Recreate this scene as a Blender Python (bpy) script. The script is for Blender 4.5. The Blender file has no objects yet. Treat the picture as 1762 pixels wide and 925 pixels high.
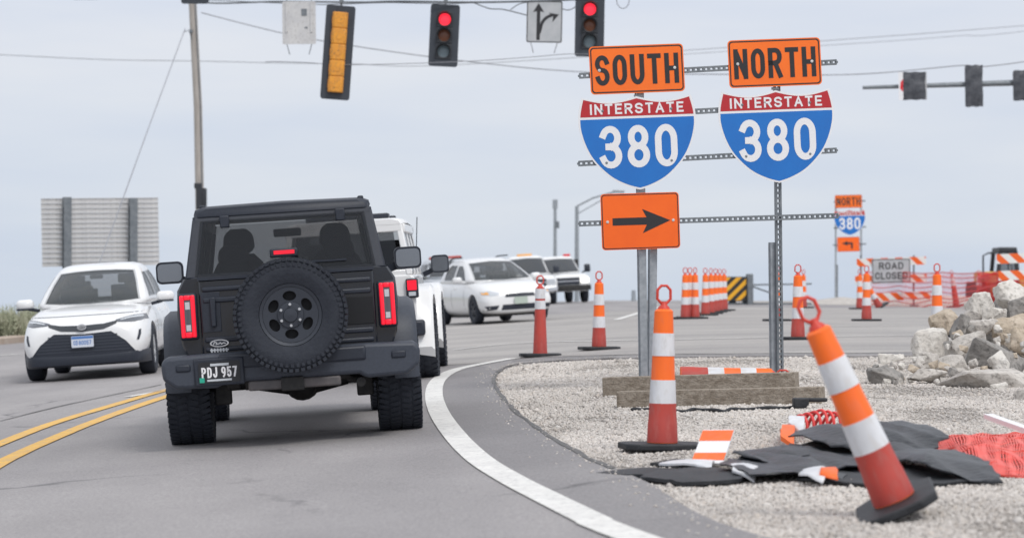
import bpy, bmesh, math, random
import numpy as np
from mathutils import Vector, Matrix, Euler
from mathutils.bvhtree import BVHTree
from mathutils.geometry import delaunay_2d_cdt

R = math.radians
rnd = random.Random(7)
sc = bpy.context.scene
COL = sc.collection

# ------------------------------------------------------------------ camera
FX, FY, CX, HY, CAMH = 2833.0, 2277.0, 600.0, 275.0, 1.15
cam = bpy.data.cameras.new('camera')
cam.sensor_width = 36.0
cam.lens = 85.0
cam.shift_y = 0.0228
cam.clip_start = 0.2
cam.clip_end = 9000.0
cam.dof.use_dof = True
cam.dof.focus_distance = 21.0
cam.dof.aperture_fstop = 2.8
camo = bpy.data.objects.new('camera', cam)
COL.objects.link(camo)
camo.location = (0, 0, CAMH)
camo.rotation_euler = (R(90), 0, 0)
sc.camera = camo

# ------------------------------------------------------------------ sky and sun (bright overcast)
SUN_EL, SUN_AZ = 48.0, 150.0          # azimuth clockwise from +Y, so behind and to the right of the camera
w = bpy.data.worlds.new("World")
sc.world = w
w.use_nodes = True
nt = w.node_tree
bg = nt.nodes['Background']
bg.inputs[1].default_value = 0.1
sky = nt.nodes.new('ShaderNodeTexSky')
sky.sky_type = 'NISHITA'
sky.sun_disc = False
sky.sun_elevation = R(SUN_EL)
sky.sun_rotation = R(SUN_AZ)
tc = nt.nodes.new('ShaderNodeTexCoord')
sep = nt.nodes.new('ShaderNodeSeparateXYZ')
nt.links.new(tc.outputs['Generated'], sep.inputs[0])
ramp = nt.nodes.new('ShaderNodeValToRGB')       # overcast: soft and paler overhead
nt.links.new(sep.outputs['Z'], ramp.inputs[0])
e = ramp.color_ramp.elements
e[0].position = 0.0
e[0].color = (0.555, 0.628, 0.745, 1)
e[1].position = 1.0
e[1].color = (1.0, 1.03, 1.08, 1)
k = ramp.color_ramp.elements.new(0.10)
k.color = (0.680, 0.715, 0.790, 1)
k = ramp.color_ramp.elements.new(0.35)
k.color = (0.80, 0.83, 0.90, 1)
mp = nt.nodes.new('ShaderNodeMapping')
mp.inputs['Scale'].default_value = (3.2, 3.2, 20.0)
mp.inputs['Location'].default_value = (1.7, 0.4, 0.35)
nt.links.new(tc.outputs['Generated'], mp.inputs[0])
nz = nt.nodes.new('ShaderNodeTexNoise')
nz.inputs['Scale'].default_value = 1.0
nz.inputs['Detail'].default_value = 5.0
nz.inputs['Roughness'].default_value = 0.5
nt.links.new(mp.outputs[0], nz.inputs[0])
cr = nt.nodes.new('ShaderNodeValToRGB')         # cloud layers, warm white against blue grey
nt.links.new(nz.outputs['Fac'], cr.inputs[0])
cr.color_ramp.elements[0].position = 0.36
cr.color_ramp.elements[0].color = (0.935, 0.955, 0.99, 1)
cr.color_ramp.elements[1].position = 0.68
cr.color_ramp.elements[1].color = (1.13, 1.09, 1.03, 1)
ml = nt.nodes.new('ShaderNodeVectorMath')
ml.operation = 'MULTIPLY'
nt.links.new(ramp.outputs[0], ml.inputs[0])
nt.links.new(cr.outputs[0], ml.inputs[1])
scl = nt.nodes.new('ShaderNodeVectorMath')
scl.operation = 'SCALE'
scl.inputs['Scale'].default_value = 10.85
nt.links.new(ml.outputs[0], scl.inputs[0])
mx = nt.nodes.new('ShaderNodeMix')
mx.data_type = 'RGBA'
mx.inputs[0].default_value = 0.93
nt.links.new(sky.outputs[0], mx.inputs[6])
nt.links.new(scl.outputs[0], mx.inputs[7])
nt.links.new(mx.outputs[2], bg.inputs[0])

sl = bpy.data.lights.new('sun', 'SUN')
sl.energy = 1.5
sl.angle = R(15)
sl.color = (1.0, 0.965, 0.91)
so = bpy.data.objects.new('sun', sl)
COL.objects.link(so)
az, el = R(SUN_AZ), R(SUN_EL)
sdir = Vector((math.sin(az) * math.cos(el), math.cos(az) * math.cos(el), math.sin(el)))
so.rotation_euler = sdir.to_track_quat('Z', 'Y').to_euler()
so.location = (20, -30, 40)

sc.view_settings.view_transform = 'Standard'
sc.view_settings.look = 'None'
sc.view_settings.exposure = 0.0
sc.view_settings.gamma = 1.0
sc.view_settings.use_curve_mapping = False

# ------------------------------------------------------------------ ground shape
def sst(t):
    t = min(max(t, 0.0), 1.0)
    return t * t * (3 - 2 * t)

def crest(X):
    if X < -2:
        return 68 + 20 * sst((X + 11) / 9)
    return 88 + 27 * sst((X + 2) / 3)

def G(X, Y):
    fx = 0.065 * max(X, -7.5) if X < 0 else 0.185 * math.tanh(X / 2.6)
    if Y < 40:
        gy = 0.012 * (max(Y, -40) - 14)
    else:
        gy = 0.312 + 0.0055 * (min(Y, 78) - 40)
    z = 0.04 + fx + gy
    t = Y - crest(X)
    if t > 0:
        z -= min(0.01 * t * t if t < 15 else 2.25 + 0.3 * (t - 15), 48.0)
    return z

def P(x, y, d):
    return Vector(((x - CX) / FX * d, d, CAMH + (HY - y) / FY * d))

def gp(x, y):
    """ground point seen at photo position x, y"""
    d0, d = 4.0, 4.0
    while d < 140:
        p = P(x, y, d)
        if p.z <= G(p.x, p.y):
            lo, hi = d0, d
            for _ in range(25):
                m = (lo + hi) / 2
                p = P(x, y, m)
                if p.z <= G(p.x, p.y):
                    hi = m
                else:
                    lo = m
            p = P(x, y, hi)
            return Vector((p.x, p.y))
        d0 = d
        d += 0.25
    p = P(x, y, 88)
    return Vector((p.x, p.y))

def gframe(X, Y, head=(0, 1), dz=0.0):
    """matrix of something standing on the ground: local +y along head, +z along the ground normal"""
    h = 1.0
    n = Vector((-(G(X + h, Y) - G(X - h, Y)) / (2 * h), -(G(X, Y + h) - G(X, Y - h)) / (2 * h), 1)).normalized()
    y = Vector((head[0], head[1], 0)).normalized()
    x = y.cross(n).normalized()
    y = n.cross(x).normalized()
    m = Matrix(((x.x, y.x, n.x, X), (x.y, y.y, n.y, Y), (x.z, y.z, n.z, G(X, Y) + dz), (0, 0, 0, 1)))
    return m

def upright(X, Y, yaw=0.0, dz=0.0, roll=0.0):
    return Matrix.Translation((X, Y, G(X, Y) + dz)) @ Matrix.Rotation(yaw, 4, 'Z') @ Matrix.Rotation(roll, 4, 'Y')

ROAD_T = 0.028   # asphalt stands this far above the gravel

# ------------------------------------------------------------------ materials
def lnk(t, a, b):
    t.links.new(a, b)

def mat(name, col, rough=0.6, metal=0.0, col2=None, nscale=6.0, nlo=0.35, nhi=0.65, bump=0.0, bscale=40.0,
        coat=0.0, alpha=1.0, emit=0.0, stretch=(1, 1, 1), dirt=None, spec=0.5):
    m = bpy.data.materials.new(name)
    m.use_nodes = True
    t = m.node_tree
    b = t.nodes['Principled BSDF']
    b.inputs['Base Color'].default_value = (*col, 1)
    b.inputs['Roughness'].default_value = rough
    b.inputs['Metallic'].default_value = metal
    b.inputs['Specular IOR Level'].default_value = spec
    b.inputs['Alpha'].default_value = alpha
    if coat:
        b.inputs['Coat Weight'].default_value = coat
        b.inputs['Coat Roughness'].default_value = 0.06
    if emit:
        b.inputs['Emission Color'].default_value = (*col, 1)
        b.inputs['Emission Strength'].default_value = emit
    c = t.nodes.new('ShaderNodeTexCoord')
    mpn = t.nodes.new('ShaderNodeMapping')
    mpn.inputs['Scale'].default_value = stretch
    lnk(t, c.outputs['Object'], mpn.inputs[0])
    out = None
    if col2 is not None:
        n = t.nodes.new('ShaderNodeTexNoise')
        n.inputs['Scale'].default_value = nscale
        n.inputs['Detail'].default_value = 6.0
        n.inputs['Roughness'].default_value = 0.6
        lnk(t, mpn.outputs[0], n.inputs[0])
        r = t.nodes.new('ShaderNodeValToRGB')
        r.color_ramp.elements[0].position = nlo
        r.color_ramp.elements[0].color = (*col, 1)
        r.color_ramp.elements[1].position = nhi
        r.color_ramp.elements[1].color = (*col2, 1)
        lnk(t, n.outputs['Fac'], r.inputs[0])
        out = r.outputs[0]
        if dirt is not None:
            n2 = t.nodes.new('ShaderNodeTexNoise')
            n2.inputs['Scale'].default_value = nscale * 5
            n2.inputs['Detail'].default_value = 5.0
            lnk(t, mpn.outputs[0], n2.inputs[0])
            r2 = t.nodes.new('ShaderNodeValToRGB')
            r2.color_ramp.elements[0].position = 0.52
            r2.color_ramp.elements[0].color = (0, 0, 0, 1)
            r2.color_ramp.elements[1].position = 0.72
            r2.color_ramp.elements[1].color = (1, 1, 1, 1)
            lnk(t, n2.outputs['Fac'], r2.inputs[0])
            x = t.nodes.new('ShaderNodeMix')
            x.data_type = 'RGBA'
            lnk(t, r2.outputs[0], x.inputs[0])
            lnk(t, out, x.inputs[6])
            x.inputs[7].default_value = (*dirt, 1)
            out = x.outputs[2]
        lnk(t, out, b.inputs['Base Color'])
    if bump:
        n3 = t.nodes.new('ShaderNodeTexNoise')
        n3.inputs['Scale'].default_value = bscale
        n3.inputs['Detail'].default_value = 4.0
        lnk(t, mpn.outputs[0], n3.inputs[0])
        bp = t.nodes.new('ShaderNodeBump')
        bp.inputs['Strength'].default_value = bump
        bp.inputs['Distance'].default_value = 0.02
        lnk(t, n3.outputs['Fac'], bp.inputs['Height'])
        lnk(t, bp.outputs[0], b.inputs['Normal'])
    return m

def asphalt(name, c1, c2, dark, streak=(0.5, 0.06, 1)):
    """worn pavement: broad mottling, long wheel streaks, fine aggregate, thin cracks"""
    m = bpy.data.materials.new(name)
    m.use_nodes = True
    t = m.node_tree
    b = t.nodes['Principled BSDF']
    b.inputs['Roughness'].default_value = 0.82
    b.inputs['Specular IOR Level'].default_value = 0.35
    c = t.nodes.new('ShaderNodeTexCoord')
    def noise(scale, detail, st=(1, 1, 1), rough=0.6):
        mpn = t.nodes.new('ShaderNodeMapping')
        mpn.inputs['Scale'].default_value = st
        lnk(t, c.outputs['Object'], mpn.inputs[0])
        n = t.nodes.new('ShaderNodeTexNoise')
        n.inputs['Scale'].default_value = scale
        n.inputs['Detail'].default_value = detail
        n.inputs['Roughness'].default_value = rough
        lnk(t, mpn.outputs[0], n.inputs[0])
        return n.outputs['Fac']
    def rampn(f, p0, p1, a, d):
        r = t.nodes.new('ShaderNodeValToRGB')
        r.color_ramp.elements[0].position = p0
        r.color_ramp.elements[0].color = (*a, 1)
        r.color_ramp.elements[1].position = p1
        r.color_ramp.elements[1].color = (*d, 1)
        lnk(t, f, r.inputs[0])
        return r.outputs[0]
    def mul(a, d):
        x = t.nodes.new('ShaderNodeVectorMath')
        x.operation = 'MULTIPLY'
        lnk(t, a, x.inputs[0])
        lnk(t, d, x.inputs[1])
        return x.outputs[0]
    base = rampn(noise(0.55, 7), 0.32, 0.68, c1, c2)
    g = rampn(noise(1.0, 3, streak), 0.35, 0.7, (0.80, 0.80, 0.815), (1.09, 1.085, 1.08))
    fine = rampn(noise(55, 3, rough=0.8), 0.3, 0.72, (0.68, 0.68, 0.68), (1.28, 1.27, 1.25))
    col = mul(mul(base, g), fine)
    v = t.nodes.new('ShaderNodeTexVoronoi')
    v.feature = 'DISTANCE_TO_EDGE'
    v.inputs['Scale'].default_value = 0.24
    mpn = t.nodes.new('ShaderNodeMapping')
    lnk(t, c.outputs['Object'], mpn.inputs[0])
    nn = t.nodes.new('ShaderNodeTexNoise')
    nn.inputs['Scale'].default_value = 1.2
    nn.inputs['Detail'].default_value = 6
    lnk(t, c.outputs['Object'], nn.inputs[0])
    ad = t.nodes.new('ShaderNodeVectorMath')
    ad.operation = 'MULTIPLY_ADD'
    ad.inputs[1].default_value = (1.1, 1.1, 0)
    lnk(t, nn.outputs['Color'], ad.inputs[0])
    lnk(t, mpn.outputs[0], ad.inputs[2])
    lnk(t, ad.outputs[0], v.inputs['Vector'])
    ck = rampn(v.outputs['Distance'], 0.0015, 0.006, (1, 1, 1), (0, 0, 0))
    gate = rampn(noise(0.35, 3), 0.50, 0.60, (0, 0, 0), (0.75, 0.75, 0.75))
    f = mul(ck, gate)
    x = t.nodes.new('ShaderNodeMix')
    x.data_type = 'RGBA'
    lnk(t, f, x.inputs[0])
    lnk(t, col, x.inputs[6])
    x.inputs[7].default_value = (*dark, 1)
    lnk(t, x.outputs[2], b.inputs['Base Color'])
    bp = t.nodes.new('ShaderNodeBump')
    bp.inputs['Strength'].default_value = 0.25
    bp.inputs['Distance'].default_value = 0.01
    lnk(t, noise(70, 3), bp.inputs['Height'])
    lnk(t, bp.outputs[0], b.inputs['Normal'])
    return m

def striped(name, ca, cb, pitch, slope, rough=0.5):
    """printed diagonal stripes"""
    m = bpy.data.materials.new(name)
    m.use_nodes = True
    t = m.node_tree
    b = t.nodes['Principled BSDF']
    b.inputs['Roughness'].default_value = rough
    c = t.nodes.new('ShaderNodeTexCoord')
    s = t.nodes.new('ShaderNodeSeparateXYZ')
    lnk(t, c.outputs['Object'], s.inputs[0])
    a = t.nodes.new('ShaderNodeMath')
    a.operation = 'MULTIPLY_ADD'
    lnk(t, s.outputs['Z'], a.inputs[0])
    a.inputs[1].default_value = slope
    lnk(t, s.outputs['X'], a.inputs[2])
    d = t.nodes.new('ShaderNodeMath')
    d.operation = 'DIVIDE'
    d.inputs[1].default_value = pitch
    lnk(t, a.outputs[0], d.inputs[0])
    f = t.nodes.new('ShaderNodeMath')
    f.operation = 'FRACT'
    lnk(t, d.outputs[0], f.inputs[0])
    g = t.nodes.new('ShaderNodeMath')
    g.operation = 'GREATER_THAN'
    g.inputs[1].default_value = 0.5
    lnk(t, f.outputs[0], g.inputs[0])
    x = t.nodes.new('ShaderNodeMix')
    x.data_type = 'RGBA'
    lnk(t, g.outputs[0], x.inputs[0])
    x.inputs[6].default_value = (*ca, 1)
    x.inputs[7].default_value = (*cb, 1)
    lnk(t, x.outputs[2], b.inputs['Base Color'])
    return m

def attr_mat(name, rough=0.9, bump=0.4):
    m = bpy.data.materials.new(name)
    m.use_nodes = True
    t = m.node_tree
    b = t.nodes['Principled BSDF']
    b.inputs['Roughness'].default_value = rough
    b.inputs['Specular IOR Level'].default_value = 0.3
    a = t.nodes.new('ShaderNodeAttribute')
    a.attribute_name = 'tone'
    lnk(t, a.outputs['Color'], b.inputs['Base Color'])
    return m

M = {}
M['road'] = asphalt('road_asphalt', (0.315, 0.302, 0.306), (0.365, 0.350, 0.354), (0.09, 0.09, 0.095))
M['shoulder'] = asphalt('shoulder_asphalt', (0.245, 0.237, 0.244), (0.29, 0.28, 0.286), (0.08, 0.08, 0.085))
M['crossing'] = asphalt('crossing_concrete', (0.37, 0.355, 0.345), (0.43, 0.41, 0.395), (0.2, 0.19, 0.185), (0.04, 0.6, 1))
M['ground'] = mat('ground_gravel', (0.34, 0.31, 0.285), 0.95, col2=(0.47, 0.44, 0.41), nscale=9, dirt=(0.22, 0.20, 0.185), bump=0.9, bscale=45)
M['pebble'] = attr_mat('pebble_stone')
M['paint_white'] = mat('road_paint_white', (0.80, 0.79, 0.76), 0.7, col2=(0.68, 0.67, 0.65), nscale=5, dirt=(0.50, 0.49, 0.48), bump=0.2, bscale=90)
M['paint_yellow'] = mat('road_paint_yellow', (0.80, 0.47, 0.09), 0.7, col2=(0.68, 0.41, 0.12), nscale=4, dirt=(0.45, 0.36, 0.22), bump=0.2, bscale=90)
M['seam_edge'] = mat('seam_edge_dark', (0.10, 0.10, 0.105), 0.8, col2=(0.16, 0.155, 0.15), nscale=8)
M['field'] = mat('field_grass', (0.10, 0.12, 0.055), 0.95, col2=(0.20, 0.19, 0.10), nscale=0.02, dirt=(0.15, 0.15, 0.08))
M['kerb'] = mat('kerb_concrete', (0.38, 0.30, 0.24), 0.9, col2=(0.46, 0.39, 0.33), nscale=3, bump=0.3)
M['grass'] = mat('dry_grass', (0.24, 0.27, 0.17), 0.9, col2=(0.46, 0.45, 0.34), nscale=2.0)
M['orange'] = mat('sign_orange', (1.0, 0.185, 0.012), 0.42, col2=(0.94, 0.165, 0.014), nscale=3)
M['orange2'] = mat('arrow_sign_orange', (0.98, 0.150, 0.008), 0.42, col2=(0.92, 0.13, 0.008), nscale=3)
M['sign_black'] = mat('sign_black', (0.022, 0.022, 0.026), 0.5)
M['sign_white'] = mat('sign_white', (0.82, 0.82, 0.84), 0.42)
M['sign_red'] = mat('sign_red', (0.50, 0.022, 0.030), 0.42, col2=(0.44, 0.02, 0.028), nscale=3)
M['sign_blue'] = mat('sign_blue', (0.010, 0.172, 0.57), 0.42, col2=(0.011, 0.155, 0.53), nscale=3)
M['sign_grey'] = mat('sign_dull_white', (0.42, 0.44, 0.46), 0.5, col2=(0.50, 0.51, 0.53), nscale=4)
M['alu'] = mat('bare_aluminium', (0.56, 0.56, 0.57), 0.55, 0.25, col2=(0.66, 0.655, 0.65), nscale=4, dirt=(0.46, 0.45, 0.44))
M['galv'] = mat('galvanised_steel', (0.30, 0.33, 0.36), 0.45, 0.65, col2=(0.44, 0.47, 0.50), nscale=14)
M['galv_dark'] = mat('weathered_steel', (0.16, 0.18, 0.20), 0.5, 0.5, col2=(0.24, 0.26, 0.28), nscale=12)
M['hole'] = mat('punched_hole', (0.05, 0.052, 0.055), 0.8)
M['timber'] = mat('weathered_timber', (0.22, 0.18, 0.14), 0.9, col2=(0.39, 0.34, 0.285), nscale=5, stretch=(0.5, 6, 6), dirt=(0.13, 0.115, 0.10), bump=0.5, bscale=12)
M['pole'] = mat('pole_wood', (0.33, 0.30, 0.275), 0.9, col2=(0.47, 0.44, 0.41), nscale=4, stretch=(8, 8, 0.4), bump=0.4, bscale=8)
M['cone_orange'] = mat('cone_orange', (0.98, 0.165, 0.012), 0.5, col2=(0.88, 0.135, 0.016), nscale=4, stretch=(1, 1, .4), dirt=(0.86, 0.16, 0.04))
M['cone_white'] = mat('cone_band_white', (0.74, 0.75, 0.78), 0.45, col2=(0.58, 0.59, 0.62), nscale=5, stretch=(1, 1, .35), dirt=(0.60, 0.59, 0.59))
M['cone_red'] = mat('cone_lower_red', (0.52, 0.062, 0.045), 0.6, col2=(0.38, 0.055, 0.048), nscale=5, stretch=(1, 1, .4), dirt=(0.44, 0.09, 0.075))
M['cone_handle'] = mat('cone_handle_red', (0.62, 0.055, 0.035), 0.5)
M['rubber'] = mat('black_rubber', (0.013, 0.015, 0.019), 0.6, col2=(0.026, 0.028, 0.033), nscale=10, bump=0.2)
M['plastic_sheet'] = mat('black_plastic', (0.007, 0.009, 0.013), 0.36, col2=(0.015, 0.018, 0.024), nscale=6, spec=0.4, bump=0.4, bscale=25)
M['red_mesh'] = mat('red_fence_plastic', (0.80, 0.075, 0.070), 0.5, col2=(0.68, 0.055, 0.055), nscale=5)
M['red_mesh_pale'] = mat('faded_red_fence', (0.82, 0.085, 0.065), 0.5, col2=(0.80, 0.15, 0.12), nscale=6)
M['barr_stripe'] = striped('barricade_stripes', (0.78, 0.78, 0.76), (0.85, 0.13, 0.015), 0.44, 1.0)
M['chevron'] = striped('chevron_stripes', (0.85, 0.42, 0.02), (0.03, 0.03, 0.03), 0.34, -1.0)
M['tyre'] = mat('tyre_rubber', (0.018, 0.022, 0.033), 0.8, col2=(0.025, 0.030, 0.042), nscale=12, bump=0.3)
M['tyre_wall'] = mat('tyre_sidewall', (0.022, 0.023, 0.027), 0.6)
M['black_paint'] = mat('black_car_paint', (0.006, 0.009, 0.016), 0.12, 0.0, coat=1.0, spec=0.3)
M['black_trim'] = mat('black_textured_trim', (0.016, 0.021, 0.034), 0.45, col2=(0.021, 0.027, 0.042), nscale=60, bump=0.15, bscale=200)
M['grey_trim'] = mat('grey_trim', (0.038, 0.046, 0.064), 0.5, col2=(0.048, 0.057, 0.078), nscale=50, bump=0.1, bscale=200)
M['dark_metal'] = mat('dark_underbody', (0.020, 0.021, 0.024), 0.6, 0.3, col2=(0.05, 0.048, 0.046), nscale=9)
M['rim_dark'] = mat('dark_wheel', (0.040, 0.046, 0.060), 0.42, 0.3)
M['pocket'] = mat('recess_black', (0.006, 0.007, 0.010), 0.7)  # near-black behind the wheel openings and for the painted tailgate recess
M['hitch'] = mat('hitch_steel', (0.15, 0.135, 0.135), 0.6, 0.2, col2=(0.10, 0.095, 0.10), nscale=8)
M['rim_silver'] = mat('silver_wheel', (0.55, 0.56, 0.58), 0.35, 0.7)
M['white_paint'] = mat('white_car_paint', (0.80, 0.805, 0.81), 0.25, coat=0.7)
M['silver_paint'] = mat('silver_car_paint', (0.45, 0.48, 0.52), 0.3, 0.3, coat=0.6)
M['glass_tint'] = mat('tinted_glass', (0.010, 0.013, 0.018), 0.03, alpha=0.50)
M['glass_clear'] = mat('clear_glass', (0.03, 0.035, 0.04), 0.03, alpha=0.30)
M['glass_car'] = mat('car_glass', (0.05, 0.065, 0.072), 0.02, alpha=0.30, spec=1.0, coat=1.0)
M['glass_dark'] = mat('dark_window_glass', (0.022, 0.027, 0.034), 0.05, spec=0.9)
M['mirror'] = mat('mirror_glass', (0.26, 0.28, 0.31), 0.15, 0.7)
M['chrome'] = mat('chrome', (0.75, 0.76, 0.78), 0.15, 1.0)
M['tail_red'] = mat('tail_lamp_lit', (0.90, 0.012, 0.035), 0.3, emit=0.5)
M['tail_dull'] = mat('tail_lamp_red', (0.55, 0.01, 0.02), 0.3, emit=0.25)
M['lamp_clear'] = mat('lamp_clear', (0.55, 0.58, 0.62), 0.2)
M['lamp_dark'] = mat('lamp_dark', (0.10, 0.11, 0.13), 0.2, spec=0.8)
M['lamp_amber'] = mat('lamp_amber', (0.85, 0.40, 0.08), 0.3)
M['head_on'] = mat('headlamp_on', (1.0, 0.97, 0.88), 0.3, emit=1.6)
M['signal_red'] = mat('signal_red_lit', (1.0, 0.025, 0.05), 0.3, emit=1.2)
M['signal_amber'] = mat('signal_amber_off', (0.16, 0.055, 0.025), 0.3)
M['signal_green'] = mat('signal_green_off', (0.16, 0.21, 0.24), 0.3)
M['signal_black'] = mat('signal_housing', (0.030, 0.034, 0.042), 0.5)
M['signal_plate'] = mat('signal_backplate', (0.040, 0.048, 0.062), 0.5)
M['signal_yellow'] = mat('signal_yellow', (0.80, 0.34, 0.035), 0.5, col2=(0.68, 0.28, 0.04), nscale=4, dirt=(0.40, 0.2, 0.06))
M['wrap'] = mat('black_wrap', (0.045, 0.050, 0.062), 0.4, col2=(0.10, 0.105, 0.12), nscale=5, bump=1.0, bscale=7)
M['wire'] = mat('wire', (0.11, 0.12, 0.135), 0.5)
M['wire_pale'] = mat('thin_wire', (0.28, 0.29, 0.32), 0.5)
M['plate_white'] = mat('plate_white', (0.62, 0.66, 0.74), 0.5)
M['plate_black'] = mat('plate_black', (0.018, 0.019, 0.023), 0.4)
M['plate_green'] = mat('plate_pale_green', (0.45, 0.52, 0.46), 0.5)
M['plate_blue'] = mat('plate_blue', (0.08, 0.20, 0.50), 0.5)
M['teal'] = mat('sticker_teal', (0.02, 0.38, 0.26), 0.5)
M['yellow_paint'] = mat('machine_yellow', (0.62, 0.34, 0.07), 0.5, col2=(0.5, 0.3, 0.1), nscale=4)
M['seat'] = mat('seat_cloth', (0.03, 0.03, 0.034), 0.9)

def concrete(name, a, b):
    return mat(name, a, 0.95, col2=b, nscale=4.5, dirt=tuple(v * 0.66 for v in a), bump=1.0, bscale=22)
M['conc_pale'] = concrete('concrete_pale', (0.58, 0.545, 0.50), (0.74, 0.71, 0.665))
M['conc_mid'] = concrete('concrete_grey', (0.43, 0.40, 0.37), (0.60, 0.565, 0.525))
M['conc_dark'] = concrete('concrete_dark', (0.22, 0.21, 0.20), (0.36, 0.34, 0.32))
M['conc_tan'] = concrete('concrete_tan', (0.42, 0.345, 0.26), (0.58, 0.50, 0.41))

# ------------------------------------------------------------------ mesh builder
class MB:
    def __init__(s):
        s.v, s.f = [], []
    def add(s, vs, fs):
        o = len(s.v)
        s.v += [tuple(v) for v in vs]
        s.f += [tuple(i + o for i in f) for f in fs]
        return s
    def hexa(s, p):
        """8 points: bottom loop then top loop"""
        return s.add(p, [(3, 2, 1, 0), (4, 5, 6, 7), (0, 1, 5, 4), (1, 2, 6, 5), (2, 3, 7, 6), (3, 0, 4, 7)])
    def box(s, c, d, m=None):
        x, y, z = d[0] / 2, d[1] / 2, d[2] / 2
        p = [Vector(q) for q in ((-x, -y, -z), (x, -y, -z), (x, y, -z), (-x, y, -z), (-x, -y, z), (x, -y, z), (x, y, z), (-x, y, z))]
        if m is not None:
            p = [m @ q for q in p]
        return s.hexa([q + Vector(c) for q in p])
    def bx(s, x0, x1, y0, y1, z0, z1):
        return s.box(((x0 + x1) / 2, (y0 + y1) / 2, (z0 + z1) / 2), (x1 - x0, y1 - y0, z1 - z0))
    def bar(s, a, b, wx, wy, up=(0, 0, 1)):
        a, b = Vector(a), Vector(b)
        d = (b - a).normalized()
        u = Vector(up)
        if abs(d.dot(u)) > 0.98:
            u = Vector((0, 1, 0))
        x = d.cross(u).normalized() * (wx / 2)
        y = x.cross(d).normalized() * (wy / 2)
        return s.hexa([a - x - y, a + x - y, a + x + y, a - x + y, b - x - y, b + x - y, b + x + y, b - x + y])
    def tube(s, pts, r, n=8, closed=False, cap=True):
        pts = [Vector(p) for p in pts]
        N = len(pts)
        rs = r if isinstance(r, (list, tuple)) else [r] * N
        u = None
        o = len(s.v)
        for i, p in enumerate(pts):
            if closed:
                d = pts[(i + 1) % N] - pts[i - 1]
            else:
                d = pts[min(i + 1, N - 1)] - pts[max(i - 1, 0)]
            d = d.normalized()
            if u is None:
                u = d.orthogonal().normalized()
            else:
                u = (u - d * u.dot(d)).normalized()
            v = d.cross(u)
            for j in range(n):
                a = 2 * math.pi * j / n
                s.v.append(tuple(p + (u * math.cos(a) + v * math.sin(a)) * rs[i]))
        for i in range(N if closed else N - 1):
            i2 = (i + 1) % N
            for j in range(n):
                j2 = (j + 1) % n
                s.f.append((o + i * n + j, o + i * n + j2, o + i2 * n + j2, o + i2 * n + j))
        if cap and not closed:
            s.f.append(tuple(o + j for j in reversed(range(n))))
            s.f.append(tuple(o + (N - 1) * n + j for j in range(n)))
        return s
    def lathe(s, prof, n=32, axis='Z', c=(0, 0, 0), closed=False):
        """prof: (along axis, radius)"""
        o = len(s.v)
        for (h, r) in prof:
            for j in range(n):
                a = 2 * math.pi * j / n
                x, y = r * math.cos(a), r * math.sin(a)
                p = {'Z': (x, y, h), 'X': (h, x, y), 'Y': (y, h, x)}[axis]
                s.v.append((p[0] + c[0], p[1] + c[1], p[2] + c[2]))
        K = len(prof)
        for i in range(K if closed else K - 1):
            i2 = (i + 1) % K
            for j in range(n):
                j2 = (j + 1) % n
                s.f.append((o + i * n + j, o + i * n + j2, o + i2 * n + j2, o + i2 * n + j))
        if not closed:
            if prof[0][1] > 1e-5:
                s.f.append(tuple(o + j for j in reversed(range(n))))
            if prof[-1][1] > 1e-5:
                s.f.append(tuple(o + (K - 1) * n + j for j in range(n)))
        return s
    def prism(s, poly, y0, y1, axis='Y'):
        """polygon (a, b) extruded along axis"""
        n = len(poly)
        def q(a, b, h):
            return {'Y': (a, h, b), 'X': (h, a, b), 'Z': (a, b, h)}[axis]
        vs = [q(a, b, y0) for a, b in poly] + [q(a, b, y1) for a, b in poly]
        fs = [tuple(range(n)), tuple(range(2 * n - 1, n - 1, -1))]
        fs += [(i, i + n, (i + 1) % n + n, (i + 1) % n) for i in range(n)]
        return s.add(vs, fs)
    def loft(s, secs, cap=True):
        n = len(secs[0])
        vs = [p for q in secs for p in q]
        fs = []
        for i in range(len(secs) - 1):
            for j in range(n):
                j2 = (j + 1) % n
                fs.append((i * n + j, i * n + j2, (i + 1) * n + j2, (i + 1) * n + j))
        if cap:
            fs.append(tuple(reversed(range(n))))
            fs.append(tuple((len(secs) - 1) * n + j for j in range(n)))
        return s.add(vs, fs)
    def build(s, name, material, parent=None, smooth=30, bevel=0.0, fix=True, seg=2, matrix=None):
        me = bpy.data.meshes.new(name)
        me.from_pydata(s.v, [], s.f)
        if fix:
            bm = bmesh.new()
            bm.from_mesh(me)
            bmesh.ops.recalc_face_normals(bm, faces=bm.faces)
            bm.to_mesh(me)
            bm.free()
        return link(name, me, material, parent, smooth, bevel, seg, matrix)

def link(name, me, material, parent=None, smooth=30, bevel=0.0, seg=2, matrix=None):
    if material is not None and not me.materials:
        me.materials.append(M[material] if isinstance(material, str) else material)
    if smooth:
        me.polygons.foreach_set('use_smooth', [True] * len(me.polygons))
        if smooth < 180:
            me.set_sharp_from_angle(angle=R(smooth))
    o = bpy.data.objects.new(name, me)
    COL.objects.link(o)
    if parent is not None:
        o.parent = parent
    if matrix is not None:
        o.matrix_local = matrix
    if bevel:
        b = o.modifiers.new('bevel', 'BEVEL')
        b.width = bevel
        b.segments = seg
        b.limit_method = 'ANGLE'
        b.angle_limit = R(35)
        b.harden_normals = False
    return o

def tag(o, label, cat, group=None):
    o['label'] = label
    o['category'] = cat
    if group:
        o['group'] = group
    return o

def thing(name, label, cat, matrix, group=None):
    o = bpy.data.objects.new(name, None)
    o.empty_display_size = 0.2
    COL.objects.link(o)
    o.matrix_world = matrix
    return tag(o, label, cat, group)

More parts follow.
